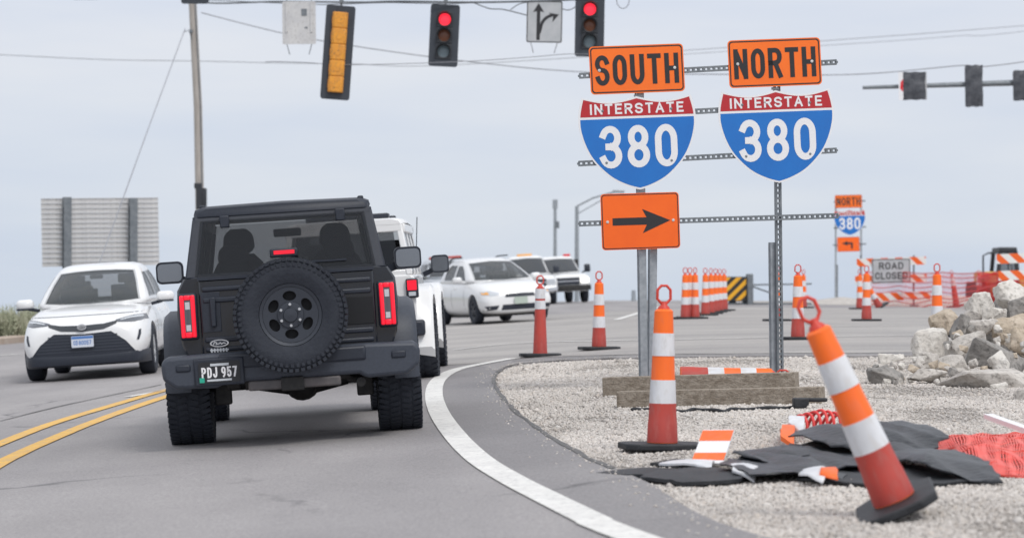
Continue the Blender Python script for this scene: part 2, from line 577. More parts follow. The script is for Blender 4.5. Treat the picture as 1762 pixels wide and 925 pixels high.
def dup(root, matrix, label, group=None, cat=None):
    def cp(o, parent):
        c = o.copy()
        COL.objects.link(c)
        c.parent = parent
        for ch in o.children:
            cp(ch, c)
        return c
    r = cp(root, None)
    r.matrix_world = matrix
    r['label'] = label
    if group:
        r['group'] = group
    return r

def struct(o, kind='structure'):
    o['kind'] = kind
    return o

# ------------------------------------------------------------------ lettering (drawn strokes)
def arc(cx, cy, rx, ry, a0, a1, n=14):
    return [(cx + rx * math.cos(R(a0 + (a1 - a0) * i / n)), cy + ry * math.sin(R(a0 + (a1 - a0) * i / n))) for i in range(n + 1)]
O_ = arc(.5, .68, .5, .32, 0, 180) + arc(.5, .32, .5, .32, 180, 360)
GL = {
    'I': (0.0, [[(0, 0), (0, 1)]]), 'L': (.8, [[(0, 1), (0, 0), (1, 0)]]), 'T': (.95, [[(0, 1), (1, 1)], [(.5, 1), (.5, 0)]]),
    'H': (1, [[(0, 0), (0, 1)], [(1, 0), (1, 1)], [(0, .5), (1, .5)]]), 'N': (1, [[(0, 0), (0, 1)], [(1, 0), (1, 1)], [(.06, .94), (.94, .06)]]),
    'E': (.85, [[(1, 1), (0, 1), (0, 0), (1, 0)], [(0, .5), (.85, .5)]]), 'A': (1.1, [[(0, 0), (.5, 1), (1, 0)], [(.18, .33), (.82, .33)]]),
    'U': (1, [[(0, 1), (0, .32)] + arc(.5, .32, .5, .32, 180, 360) + [(1, 1)]]), 'O': (1, [O_ + [O_[0]]]), '0': (1, [O_ + [O_[0]]]),
    'C': (1, [arc(.5, .68, .5, .32, 5, 180) + arc(.5, .32, .5, .32, 180, 355)]),
    'D': (1, [[(0, 0), (0, 1), (.45, 1)] + arc(.45, .66, .55, .34, 90, 0, 8) + arc(.45, .34, .55, .34, 0, -90, 8) + [(0, 0)]]),
    'S': (1, [arc(.5, .755, .5, .245, 15, 270) + arc(.5, .255, .5, .255, 90, -165)[1:]]),
    'R': (1, [[(0, 0), (0, 1), (.55, 1)] + arc(.55, .75, .45, .25, 90, -90, 10) + [(0, .5)], [(.5, .5), (1, 0)]]),
    'P': (1, [[(0, 0), (0, 1), (.55, 1)] + arc(.55, .74, .45, .26, 90, -90, 10) + [(0, .48)]]),
    'J': (.9, [[(1, 1), (1, .32)] + arc(.5, .32, .5, .32, 0, -170)]),
    '3': (1, [arc(.5, .755, .46, .245, 160, -75), arc(.5, .255, .5, .255, 78, -160), [(.38, .51), (.56, .51)]]),
    '8': (1, [arc(.5, .755, .44, .245, 0, 360, 22), arc(.5, .255, .5, .255, 0, 360, 22)]),
    '9': (1, [arc(.5, .70, .5, .30, 0, 360, 22), [(1, .70), (.97, .42), (.84, .18), (.5, 0)]]),
    '5': (1, [[(.95, 1), (.08, 1), (.02, .52)] + arc(.5, .33, .5, .33, 140, -155)]),
    '7': (1, [[(0, 1), (1, 1), (.35, 0)]]), '-': (.5, [[(0, .5), (1, .5)]]),
}
def stroke(mb, pts, t, y):
    """flat ribbon along pts (x, z), its face towards -y"""
    p = [Vector(q) for q in pts]
    q = [p[0]]
    for a in p[1:]:
        if (a - q[-1]).length > 1e-5:
            q.append(a)
    p = q
    closed = len(p) > 3 and (p[0] - p[-1]).length < 1e-4
    if closed:
        p = p[:-1]
    n = len(p)
    L = []
    if not closed:          # square ends
        p[0] = p[0] + (p[0] - p[1]).normalized() * t * .5
        p[-1] = p[-1] + (p[-1] - p[-2]).normalized() * t * .5
    for i in range(n):
        a = p[i] - p[i - 1] if (i > 0 or closed) else p[1] - p[0]
        b = p[(i + 1) % n] - p[i] if (i < n - 1 or closed) else p[-1] - p[-2]
        a, b = a.normalized(), b.normalized()
        na, nb = Vector((-a.y, a.x)), Vector((-b.y, b.x))
        m = na + nb
        m = m.normalized() if m.length > 1e-4 else na
        kx = min(1.0 / max(m.dot(na), 0.35), 2.2)
        L.append((p[i] + m * t / 2 * kx, p[i] - m * t / 2 * kx))
    vs = []
    for a, b in L:
        vs += [(a.x, y, a.y), (b.x, y, b.y)]
    fs = [(2 * i, 2 * i + 1, 2 * ((i + 1) % n) + 1, 2 * ((i + 1) % n)) for i in range(n if closed else n - 1)]
    mb.add(vs, fs)

def text(mb, s, cx, cz, width, h, t, y, gap=0.30):
    """a word centred on cx, cz; width and h are the outer size"""
    H = h - t
    ws = [GL[c][0] if c != ' ' else 0.6 for c in s]
    tot = sum(ws) + gap * (len(s) - 1)
    pad = t * len(s)
    u = (width - pad) / tot
    x = cx - width / 2
    k = 0
    for c, wd in zip(s, ws):
        if c != ' ':
            for st in GL[c][1]:
                stroke(mb, [(x + t / 2 + a * wd * u, cz - H / 2 + b * H) for a, b in st], t, y - 0.0003 * (k % 3))
                k += 1
        x += wd * u + t + gap * u
    return mb

def rrect(w_, h_, r, n=5, cx=0, cz=0):
    p = []
    for sx, sz, a0 in ((1, 1, 0), (-1, 1, 90), (-1, -1, 180), (1, -1, 270)):
        for i in range(n + 1):
            a = R(a0 + 90 * i / n)
            p.append((cx + sx * (w_ / 2 - r) + r * math.cos(a), cz + sz * (h_ / 2 - r) + r * math.sin(a)))
    return p

def ring(mb, a, b, y0, y1=None):
    """flat ring between two outlines of equal length"""
    n = len(a)
    vs = [(p[0], y0, p[1]) for p in a] + [(p[0], y0, p[1]) for p in b]
    mb.add(vs, [(i, (i + 1) % n, (i + 1) % n + n, i + n) for i in range(n)])

# ------------------------------------------------------------------ sheets on the ground
def inside(p, poly):
    x, y = p
    c = False
    n = len(poly)
    j = n - 1
    for i in range(n):
        xi, yi = poly[i]
        xj, yj = poly[j]
        if (yi > y) != (yj > y) and x < (xj - xi) * (y - yi) / (yj - yi) + xi:
            c = not c
        j = i
    return c

def resample(poly, step, closed=True):
    out = []
    n = len(poly)
    for i in range(n if closed else n - 1):
        a, b = Vector(poly[i]), Vector(poly[(i + 1) % n])
        k_ = max(1, int((b - a).length / step))
        for j in range(k_):
            out.append(a.lerp(b, j / k_))
    if not closed:
        out.append(Vector(poly[-1]))
    return out

def smooth_curve(pts, n=10, closed=False):
    """Catmull-Rom"""
    p = [Vector(q) for q in pts]
    out = []
    N = len(p)
    for i in range(N if closed else N - 1):
        if closed:
            a, b, c, d = p[i - 1], p[i], p[(i + 1) % N], p[(i + 2) % N]
        else:
            a, b, c, d = p[max(i - 1, 0)], p[i], p[i + 1], p[min(i + 2, N - 1)]
        for j in range(n):
            t = j / n
            out.append(0.5 * ((2 * b) + (c - a) * t + (2 * a - 5 * b + 4 * c - d) * t * t + (3 * b - a - 3 * c + d) * t ** 3))
    if not closed:
        out.append(p[-1])
    return out

def sheet(name, outer, lift, material, grid=1.0, skirt=0.0, jag=0.0, wav=0.0):
    """a sheet that follows the ground inside the outline"""
    b = resample(outer, grid * 0.5)
    if jag:
        b = [p + Vector((rnd.uniform(-jag, jag), rnd.uniform(-jag, jag))) for p in b]
    n = len(b)
    poly = [(p.x, p.y) for p in b]
    pts = [Vector(p) for p in poly]
    x0, x1 = min(p[0] for p in poly), max(p[0] for p in poly)
    y0, y1 = min(p[1] for p in poly), max(p[1] for p in poly)
    y = y0 + grid
    while y < y1:
        x = x0 + grid
        while x < x1:
            if inside((x, y), poly):
                pts.append(Vector((x, y)))
            x += grid
        y += grid
    vs, es, fs, *_ = delaunay_2d_cdt(pts, [(i, (i + 1) % n) for i in range(n)], [], 1, 1e-4)
    v3 = []
    for p in vs:
        v3.append((p.x, p.y, G(p.x, p.y) + lift))
    f3 = [tuple(f) for f in fs if inside(tuple(sum((vs[i] for i in f), Vector((0, 0))) / len(f)), poly)]
    if skirt:
        o = len(v3)
        for p in b:
            v3.append((p.x, p.y, G(p.x, p.y) + lift))
        for p in b:
            v3.append((p.x, p.y, G(p.x, p.y) + lift - skirt))
        f3 += [(o + i, o + n + i, o + n + (i + 1) % n, o + (i + 1) % n) for i in range(n)]
    me = bpy.data.meshes.new(name)
    me.from_pydata(v3, [], f3)
    bm = bmesh.new()
    bm.from_mesh(me)
    for f in bm.faces:
        f.normal_update()
        if f.normal.z < -0.1:
            f.normal_flip()
    bm.to_mesh(me)
    bm.free()
    return link(name, me, material, None, 20)

def stripe(name, pts, width, lift, material, wear=0.0):
    """painted line along ground points"""
    p = [Vector(q) for q in pts]
    vs, fs = [], []
    for i, q in enumerate(p):
        d = (p[min(i + 1, len(p) - 1)] - p[max(i - 1, 0)]).normalized()
        nrm = Vector((-d.y, d.x)) * width / 2
        for s_ in (1, -1):
            r = q + nrm * s_ * (1 + rnd.uniform(-wear, wear))
            vs.append((r.x, r.y, G(r.x, r.y) + lift))
    for i in range(len(p) - 1):
        fs.append((2 * i, 2 * i + 1, 2 * i + 3, 2 * i + 2))
    me = bpy.data.meshes.new(name)
    me.from_pydata(vs, [], fs)
    bm = bmesh.new()
    bm.from_mesh(me)
    bmesh.ops.recalc_face_normals(bm, faces=bm.faces)
    for f in bm.faces:
        if f.normal.z < 0:
            f.normal_flip()
    bm.to_mesh(me)
    bm.free()
    return struct(link(name, me, material, None, 0))

# ================================================================== THE GROUND
def axis_steps(a, b, fine0, fine1, fine, k=1.35):
    v = []
    x = fine0
    while x < fine1:
        v.append(x)
        x += fine
    st = fine
    while x < b:
        v.append(x)
        x += st
        st *= k
    v.append(b)
    x, st = fine0, fine
    while x > a:
        x -= st
        st *= k
        v.insert(0, max(x, a))
    return v
xs = axis_steps(-2600, 2600, -30, 36, 1.0)
ys = axis_steps(-400, 2500, -10, 150, 1.5)
vs = [(x, y, G(x, y)) for y in ys for x in xs]
nx = len(xs)
fs = [(j * nx + i, j * nx + i + 1, (j + 1) * nx + i + 1, (j + 1) * nx + i) for j in range(len(ys) - 1) for i in range(nx - 1)]
me = bpy.data.meshes.new('ground')
me.from_pydata(vs, [], fs)
go = struct(link('ground', me, 'ground', None, 60))
me.materials.append(M['field'])
for p_ in me.polygons:          # beyond the crest and the embankments the ground is grass
    c_ = p_.center
    if c_.y > crest(c_.x) + 4 or c_.x < -44 or c_.x > 60:
        p_.material_index = 1

# gravel corner: the part that the asphalt leaves free
gpx = [(760, 459), (690, 434), (640, 411), (606, 390), (586, 372), (580, 360), (588, 350), (612, 344), (680, 340), (780, 338), (1000, 337)]
gcurve = [Vector((6.2, -25)), Vector((3.7, -1)), Vector((2.05, 7.2)), gp(870, 505)] + [gp(*q) for q in gpx]
gcurve = smooth_curve(gcurve, 8) + [Vector((44, 31.5)), Vector((44, -25))]
GRAVEL = [(p.x, p.y) for p in gcurve]
# asphalt: left and front of the gravel corner, round behind it and up to the crest
edge = [Vector((p[0], p[1])) for p in GRAVEL[:-1]]
far_r = [Vector((44, 64)), Vector((22, 66)), Vector((12, 68)), Vector((9, 80)), Vector((8.5, 117))]
far_l = [Vector((-1, 117)), Vector((-4, 90)), Vector((-5.5, 66)), gp(230, 316), gp(120, 318), gp(34, 323), gp(0, 325), gp(-150, 330), Vector((-40, 44)), Vector((-40, -25))]
struct(sheet('road', edge + far_r + far_l, ROAD_T, 'road', 1.0, skirt=0.1, jag=0.008))
struct(sheet('crossing', smooth_curve([gp(330, 347), gp(430, 348), gp(540, 345), gp(620, 339), gp(700, 336.5), gp(850, 335)], 5)[:-1] + [gp(850, 335), gp(1000, 334.5), Vector((43, 33.2)), Vector((43, 62)), Vector((20, 64)), Vector((10, 66)), gp(880, 290), gp(760, 293), gp(640, 297), gp(520, 302), gp(330, 312)], ROAD_T + 0.004, 'crossing', 1.0))

L1, L2 = ROAD_T + 0.008, ROAD_T + 0.012
wl = [Vector((5.2, -25)), Vector((2.65, -1)), Vector((1.30, 7)), gp(723, 506), gp(692, 494.5), gp(638, 472.5), gp(597, 455), gp(560, 435.5), gp(532, 412.5), gp(514, 390.5), gp(508.5, 373), gp(514, 360), gp(532, 351), gp(560, 345.5), gp(600, 339.5)]
stripe('edge_line', smooth_curve(wl, 10), 0.175, L1, 'paint_white', 0.006)
sh_out = smooth_curve(wl[:-1], 6)
sh_in = [q for q in gcurve[:-2] if q.y < gp(588, 350).y and q.x < gp(596, 345).x + 7 and (q.x < .02 or q.y < 20)]
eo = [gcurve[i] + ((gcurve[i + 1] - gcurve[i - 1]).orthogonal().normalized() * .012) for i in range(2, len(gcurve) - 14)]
stripe('seam_edge_line', [q for q in eo if q.y > 14.2], 0.036, ROAD_T + .006, 'seam_edge', .7)  # dark strip along the line where asphalt meets gravel
struct(sheet('shoulder', sh_out + list(reversed(sh_in)), ROAD_T + .002, 'shoulder', .8))
yl1 = [(-420, 620), (-120, 498), (0, 440), (60, 417), (120, 397), (190, 377), (250, 363), (320, 350)]
yl2 = [(-420, 570), (-120, 462), (0, 421), (60, 402), (120, 387), (190, 370.5), (250, 359), (320, 347)]
stripe('centre_line', smooth_curve([gp(*q) for q in yl1], 8), 0.15, L1, 'paint_yellow', 0.04)
stripe('centre_line', smooth_curve([gp(*q) for q in yl2], 8), 0.15, L1, 'paint_yellow', 0.04)
stripe('lane_line', smooth_curve([gp(532, 331.5), gp(590, 326), gp(640, 324), gp(700, 323), gp(800, 321.5), gp(930, 319.5), gp(1040, 318), gp(1300, 316)], 6), 0.10, L2, 'paint_white', 0.1)
stripe('lane_line', [gp(722, 302.5), gp(748, 296), gp(772, 290)], 0.16, L2, 'paint_white', 0.05)
stripe('lane_line', [gp(-40, 338), gp(-10, 336.5), gp(22, 335)], 0.14, L1, 'paint_white', 0.1)
stripe('lane_line', [gp(150, 376), gp(200, 369), gp(300, 358)], 0.12, L1, 'paint_white', 0.1)
stripe('seam_edge_line', smooth_curve([gp(600, 342.2), gp(680, 338.2), gp(800, 336.6), gp(1000, 335.6), gp(1300, 334)], 6), 0.07, L2, 'seam_edge', 0.4)
stripe('seam_edge_line', smooth_curve([gp(960, 309.5), gp(1080, 308.5), gp(1220, 307)], 4), 0.08, L2, 'seam_edge', 0.3)
stripe('seam_edge_line', smooth_curve([gp(0, 399), gp(80, 383), gp(190, 364)], 6), 0.03, L1, 'seam_edge', 0.4)

# left kerb, with rough grass behind it
kb = smooth_curve([gp(-150, 329.5), gp(-20, 326), gp(10, 324.5), gp(34, 322.5), gp(120, 317.5), gp(230, 315.5)], 6)
mb = MB()
secs = []
for i, q in enumerate(kb):
    d = (kb[min(i + 1, len(kb) - 1)] - kb[max(i - 1, 0)]).normalized()
    n_ = Vector((-d.y, d.x))
    z = G(q.x, q.y) + ROAD_T
    a, b = q - n_ * 0.02, q + n_ * 0.35
    secs.append([(a.x, a.y, z - 0.1), (a.x, a.y, z + 0.13), (a.x + n_.x * .04, a.y + n_.y * .04, z + 0.15), (b.x, b.y, z + 0.15), (b.x, b.y, z - 0.1)])
mb.loft(secs)
struct(mb.build('kerb', 'kerb', smooth=40))

mb = MB()
for i in range(5200):
    u = rnd.random()
    px = -170 + u * 420 if u < .5 else -30 + (u - .5) * 200
    q = gp(px, 323 - 6 * min(max((px - 30) / 200, 0), 1))
    X, Y = q.x + rnd.uniform(-.2, .2), q.y + 0.5 + rnd.random() ** 1.3 * 4.5
    z = G(X, Y)
    h = rnd.uniform(0.2, 0.78) * (1.0 if rnd.random() < 0.8 else 1.25)
    a = rnd.uniform(0, 6.28)
    wd = rnd.uniform(0.012, 0.03)
    dx, dy = math.cos(a) * wd, math.sin(a) * wd
    lx, ly = rnd.uniform(-.18, .18), rnd.uniform(-.18, .18)
    mb.add([(X - dx, Y - dy, z - .02), (X + dx, Y + dy, z - .02), (X + dx * .8 + lx * .5, Y + dy * .8 + ly * .5, z + h * .6), (X - dx * .8 + lx * .5, Y - dy * .8 + ly * .5, z + h * .6), (X + lx, Y + ly, z + h)], [(0, 1, 2, 3), (3, 2, 4)])
    if rnd.random() < 0.5:      # a leaf tuft
        for _ in range(3):
            c = Vector((X + rnd.uniform(-.1, .1), Y + rnd.uniform(-.1, .1), z + h * rnd.uniform(.4, 1)))
            u1 = Vector((rnd.uniform(-1, 1), rnd.uniform(-1, 1), rnd.uniform(-.5, 1))).normalized() * .05
            u2 = u1.orthogonal().normalized() * .025
            mb.add([c - u2, c + u1, c + u2, c - u1 * .3], [(0, 1, 2, 3)])
g = mb.build('grass', 'grass', smooth=0, fix=False)
struct(g, 'stuff')

import mathutils.noise as mnoise
# crushed stone of the gravel corner, one loose layer
def pebbles():
    rg = np.random.RandomState(3)
    bv = np.array([(1, 0, 0), (-1, 0, 0), (0, 1, 0), (0, -1, 0), (.25, .2, 1), (-.2, -.2, -1)])
    bf = np.array([(0, 2, 4), (2, 1, 4), (1, 3, 4), (3, 0, 4), (2, 0, 5), (1, 2, 5), (3, 1, 5), (0, 3, 5)])
    pos = []
    size = []
    shade = []
    want = 215000
    gpoly = GRAVEL
    while len(pos) < want:
        Y = 9.5 + 23.0 * rg.rand() ** 1.25
        X = -0.6 + rg.rand() * (0.23 * Y + 1.4)
        if not inside((X, Y), gpoly):
            continue
        nz_ = mnoise.noise(Vector((X * 1.1, Y * .45, 0))) + .5 * mnoise.noise(Vector((X * 3.1, Y * 1.6, 4)))
        if rg.rand() < min(max(-.15 - nz_, 0) * 2.6, .82):
            continue
        shade.append(.97 + .13 * max(-1, min(1, nz_ * 1.6)))
        pos.append((X, Y))
        s_ = 0.0055 + 0.0068 * rg.rand() ** 1.8
        if rg.rand() < 0.012:
            s_ *= 2.1
        size.append(s_ * (0.8 + Y / 40))
    # a few strays on the asphalt beside the edge
    for _ in range(900):
        i = rg.randint(20, len(gpoly) - 12)
        X = gpoly[i][0] + rg.normal(0, .10)
        Y = gpoly[i][1] + rg.normal(0, .15)
        pos.append((X, Y))
        shade.append(1.0)
        size.append(0.005 + 0.006 * rg.rand())
    n = len(pos)
    V = np.zeros((n, 6, 3), dtype=np.float32)
    for i in range(n):
        a = rg.rand() * 6.283
        ca, sa = math.cos(a), math.sin(a)
        v = bv * (0.75 + 0.6 * rg.rand(6, 1)) * np.array([1.0 + .5 * rg.rand(), 0.8, 0.55 + .3 * rg.rand()]) * size[i]
        X, Y = pos[i]
        V[i, :, 0] = v[:, 0] * ca - v[:, 1] * sa + X
        V[i, :, 1] = v[:, 0] * sa + v[:, 1] * ca + Y
        lift = size[i] * 0.35 if inside((X, Y), gpoly) else ROAD_T + size[i] * .4
        V[i, :, 2] = v[:, 2] + G(X, Y) + lift
    F = (bf[None] + (np.arange(n) * 6)[:, None, None]).reshape(-1, 3)
    me = bpy.data.meshes.new('gravel')
    me.vertices.add(n * 6)
    me.vertices.foreach_set('co', V.reshape(-1))
    me.loops.add(len(F) * 3)
    me.loops.foreach_set('vertex_index', F.reshape(-1).astype(np.int32))
    me.polygons.add(len(F))
    me.polygons.foreach_set('loop_start', np.arange(0, len(F) * 3, 3, dtype=np.int32))
    me.polygons.foreach_set('loop_total', np.full(len(F), 3, dtype=np.int32))
    me.update(calc_edges=True)
    tone = np.ones((n, 6, 4), dtype=np.float32)
    base = np.array([.57, .532, .497]) * .42 + .58 * np.array([[.56, .52, .485], [.66, .62, .585], [.46, .425, .40], [.58, .515, .455], [.74, .71, .68], [.33, .31, .295]])
    pick = rg.choice(6, n, p=[.32, .24, .17, .13, .08, .06])
    tone[:, :, :3] = (base[pick] * (0.9 + 0.2 * rg.rand(n, 1)) * np.array(shade)[:, None])[:, None, :]
    at = me.attributes.new('tone', 'FLOAT_COLOR', 'POINT')
    at.data.foreach_set('color', tone.reshape(-1))
    o = link('gravel', me, 'pebble', None, 0)
    struct(o, 'stuff')
pebbles()

# ================================================================== CHANNELIZER CONES
def make_cone(label, matrix, faded=False):
    t = thing('traffic_cone', label, 'traffic cone', matrix, 'tall construction cones')
    rb, rt, z0, z1 = 0.094, 0.060, 0.044, 0.905
    def r(z):
        return rb + (rt - rb) * (z - z0) / (z1 - z0)
    H = z1 - z0
    pr = [(z0, r(z0) + .004), (z0 + .02, r(z0 + .02)), (z1 - .012, r(z1)), (z1, r(z1) - .012), (z1 + .006, 0.0)]
    MB().lathe(pr, 28).build('cone_body', 'cone_red' if faded else 'cone_orange', t, 40)
    bands = [(.18, .35), (.53, .705)] if not faded else [(.02, .17), (.20, .33)]
    for a, b in bands:
        za, zb = z1 - b * H, z1 - a * H
        MB().lathe([(za, r(za) - .002), (za, r(za) + .003), (zb, r(zb) + .003), (zb, r(zb) - .002)], 28).build('reflective_band', 'cone_white', t, 30)
    if not faded:
        zb = z1 - .705 * H
        MB().lathe([(z0 + .002, r(z0) + .001), (z0 + .004, r(z0) + .006), (z0 + .13, r(z0 + .13) + .006), (z0 + .14, r(z0 + .13) + .0035), (zb - .03, r(zb) + .0035), (zb, r(zb) + .0035), (zb, r(zb) - .002)], 28).build('lower_sleeve', 'cone_red', t, 40)
    # loop handle: neck and a six sided ring
    hd = MB().lathe([(z1, .040), (z1 + .012, .038), (z1 + .03, .020), (z1 + .05, .018)], 14)
    pts = [(.014, 0, z1 + .035), (.044, 0, z1 + .066), (.043, 0, z1 + .125), (.018, 0, z1 + .152), (-.018, 0, z1 + .152), (-.043, 0, z1 + .125), (-.044, 0, z1 + .066), (-.014, 0, z1 + .035)]
    hd.tube(pts, .0095, 8, closed=True)
    hd.build('handle', 'cone_handle', t, 50)
    o = [(.27, .12), (.20, .19), (-.20, .19), (-.27, .12), (-.27, -.12), (-.20, -.19), (.20, -.19), (.27, -.12)]
    MB().prism(o, 0.0, 0.042, 'Z').build('base', 'rubber', t, 30, bevel=.010)
    return t

def cone_at(x, y, d, yaw=0.0, lean=0.0):
    q = P(x, y, d)
    z = G(q.x, q.y)
    road = not inside((q.x, q.y), GRAVEL)
    return upright(q.x, q.y, yaw, ROAD_T if road and q.y < 66 and q.x < 9 else 0.012, lean)

q = gp(776, 424)
cone1 = make_cone('upright orange and white cone on the gravel in front of the timber skids', upright(q.x, q.y, 0.2, 0.010, 0.012))
def gcone(x, y, label, yaw=0.0, lean=0.0, src=None):
    p_ = gp(x, y)
    road = not inside((p_.x, p_.y), GRAVEL)
    return dup(src or cone1, upright(p_.x, p_.y, yaw, ROAD_T + .002 if road else .01, lean), label)
# the toppled one, tipped up on the edge of its base
q = gp(1027, 488)
tip = Matrix.Translation((q.x - .01, q.y, G(q.x, q.y) + .0)) @ Matrix.Rotation(0.04, 4, 'X') @ Matrix.Rotation(R(-24.5), 4, 'Y') @ Matrix.Translation((.12, 0, 0)) @ Matrix.Rotation(1.45, 4, 'Z')
lc = dup(cone1, tip, 'leaning orange and white cone tipped on the edge of its black base in the foreground')
for ch in lc.children:
    if ch.name.startswith('handle'):
        ch.matrix_local = Matrix.Rotation(-1.2, 4, 'Z')
cone_f = make_cone('faded red cone with two narrow white bands at the road edge beside the white hatchback', upright(*gp(633, 337.5), 0.1, ROAD_T + .002), faded=True)
gcone(702, 331, 'orange and white cone alone between the faded red cone and the left sign post', .3)
gcone(803, 301.5, 'leftmost cone of the left cluster behind the upright foreground cone', .1)
gcone(808.5, 300.8, 'middle cone of the left cluster behind the upright foreground cone', .4)
gcone(814.5, 301.3, 'rightmost cone of the left cluster behind the upright foreground cone', .7)
gcone(826.5, 298.2, 'nearest cone of the row running back towards the yellow and black panel', .2)
gcone(833, 296.6, 'second cone of the row running back towards the yellow and black panel', .5)
gcone(838.5, 295.2, 'third cone of the row running back towards the yellow and black panel', .1)
gcone(843.5, 294.2, 'fourth cone of the row running back towards the yellow and black panel', .3)
gcone(848.5, 293.4, 'last cone of the row, touching the yellow and black panel', .3)
gcone(911, 303.5, 'cone hidden behind the right sign post with its black base showing on the left', .2)
gcone(935, 321.5, 'cone on the pavement directly behind the handle of the leaning cone', .2)
gcone(941.5, 291, 'far small cone just right of the one behind the leaning handle', .2)
gcone(1015.5, 303.5, 'upright cone in front of the left end of the road closed barricade', .15)
gcone(1098, 319, 'cone standing behind the concrete rubble pile', .2)
gcone(1007.5, 292, 'small cone at the left foot of the road closed barricade, partly behind another cone', .2)
gcone(1031, 290.5, 'tipped small cone at the foot of the road closed barricade', .2, R(-30))
gcone(1121, 289.5, 'cone leaning left among the red safety fence', .2, R(-9), src=cone_f)
gcone(1148, 289, 'upright red cone holding the middle of the safety fence', .2, R(-2), src=cone_f)
gcone(1189, 284, 'cone behind the rubble in front of the right barricade boards', .2)
# one lying between the timbers
p_ = gp(792, 366.5)
lie = Matrix.Translation((p_.x, p_.y, G(p_.x, p_.y) + .115)) @ Matrix.Rotation(R(88.5), 4, 'Y') @ Matrix.Rotation(.4, 4, 'Z')
lc = dup(cone1, lie, 'orange and white cone without a base lying on its side between the two timbers')
for ch in list(lc.children):
    if ch.name.startswith('base'):
        bpy.data.objects.remove(ch)

# ================================================================== ROUTE SIGN ASSEMBLY
def shield_outline(w_, h_, n=10):
    """interstate shield, centred, counter clockwise from the bottom point"""
    hw, hh = w_ / 2, h_ / 2
    side = [(0, 1.0), (.2, .962), (.44, .885), (.64, .775), (.81, .64), (.92, .49), (.985, .33), (.99, .2), (.965, .10), (.925, 0)]
    rs = [(p.x, p.y) for p in smooth_curve([(a * hw, hh - b * h_) for a, b in side], 4)]
    cx_ = rs[-1][0]
    top = []
    for i in range(1, n + 1):
        t = i / n
        top.append((cx_ * (1 - t), hh - h_ * .052 * math.sin(math.pi * t)))
    lt = [(-x, z) for x, z in reversed(top[:-1])]
    ls = [(-x, z) for x, z in reversed(rs[1:])]
    return rs + top + lt + ls

def clip_z(poly, z0, above):
    out = []
    n = len(poly)
    for i in range(n):
        a, b = poly[i], poly[(i + 1) % n]
        ia, ib = (a[1] >= z0) == above, (b[1] >= z0) == above
        if ia:
            out.append(a)
        if ia != ib:
            t = (z0 - a[1]) / (b[1] - a[1])
            out.append((a[0] + t * (b[0] - a[0]), z0))
    return out

def flat(mb, poly, y):
    """n-gon facing -y, cut into triangles by the mesh"""
    mb.add([(a, y, b) for a, b in poly], [tuple(range(len(poly)))])

def scale_poly(poly, sx, sz):
    return [(a * sx, b * sz) for a, b in poly]

def word_panel(root, name, m, word, w_=.915, h_=.457, panel='orange'):
    o = MB().prism(rrect(w_, h_, .04), 0, .004).build(name, panel, root, 30, matrix=m)
    b = MB()
    ring(b, rrect(w_ - .022, h_ - .022, .034), rrect(w_ - .046, h_ - .046, .026), -.0015)
    b.build('border', 'sign_black', o, 0, fix=False)
    t = MB()
    text(t, word, 0, -.002, w_ * .885, h_ * .63, h_ * .098, -.0025, gap=.36)
    t.build('lettering', 'sign_black', o, 0, fix=False)
    r = MB()
    for sx in (-1, 1):
        r.lathe([(0, .016), (-.006, .014), (-.008, 0)], 10, 'Y', (sx * w_ * .40, 0, -.0 * h_))
    r.build('bolt', 'alu', o, 40)
    return o

def shield_panel(root, name, m, w_=1.15, h_=.89):
    ol = shield_outline(w_, h_)
    o = MB().prism(ol, 0, .004).build(name, 'sign_white', root, 30, matrix=m)
    inn = scale_poly(ol, .966, .958)
    f = MB()
    flat(f, clip_z(inn, h_ * .292, True), -.0015)
    f.build('red_field', 'sign_red', o, 0, fix=False)
    f = MB()
    flat(f, clip_z(inn, h_ * .266, False), -.0015)
    f.build('blue_field', 'sign_blue', o, 0, fix=False)
    t = MB()
    text(t, 'INTERSTATE', 0, h_ * .372, w_ * .79, h_ * .112, h_ * .021, -.0032, gap=.42)
    t.build('lettering', 'sign_white', o, 0, fix=False)
    t = MB()
    text(t, '380', 0, -h_ * .035, w_ * .66, h_ * .455, h_ * .072, -.0032, gap=.34)
    t.build('numerals', 'sign_white', o, 0, fix=False)
    r = MB()
    for sx, sz in ((-.275, -.20), (.275, -.20), (-.29, .355), (.29, .355)):
        r.lathe([(-.002, .013), (-.008, .011), (-.010, 0)], 10, 'Y', (sx * w_, 0, sz * h_))
    r.build('bolt', 'galv_dark', o, 40)
    return o

def arrow_poly(kind):
    if kind == 'right':
        return [(-.27, -.035), (.06, -.035), (.02, -.115), (.29, 0), (.02, .115), (.06, .035), (-.27, .035)]
    return [(.16, -.16), (.16, .07), (-.05, .07), (-.02, .125), (-.24, .035), (-.02, -.055), (-.05, .0), (.09, .0), (.09, -.16)]

def arrow_panel(root, name, m, kind, w_=.76, h_=.535):
    o = MB().prism(rrect(w_, h_, .035), 0, .004).build(name, 'orange2', root, 30, matrix=m)
    b = MB()
    ring(b, rrect(w_ - .016, h_ - .016, .03), rrect(w_ - .034, h_ - .034, .024), -.0015)
    b.build('border', 'sign_black', o, 0, fix=False)
    a = MB()
    flat(a, arrow_poly(kind), -.0022)
    a.build('arrow', 'sign_black', o, 0, fix=False)
    r = MB()
    for sx in (-1, 1):
        r.lathe([(0, .015), (-.006, .013), (-.008, 0)], 10, 'Y', (sx * w_ * .42, 0, 0))
    r.build('bolt', 'alu', o, 40)
    return o

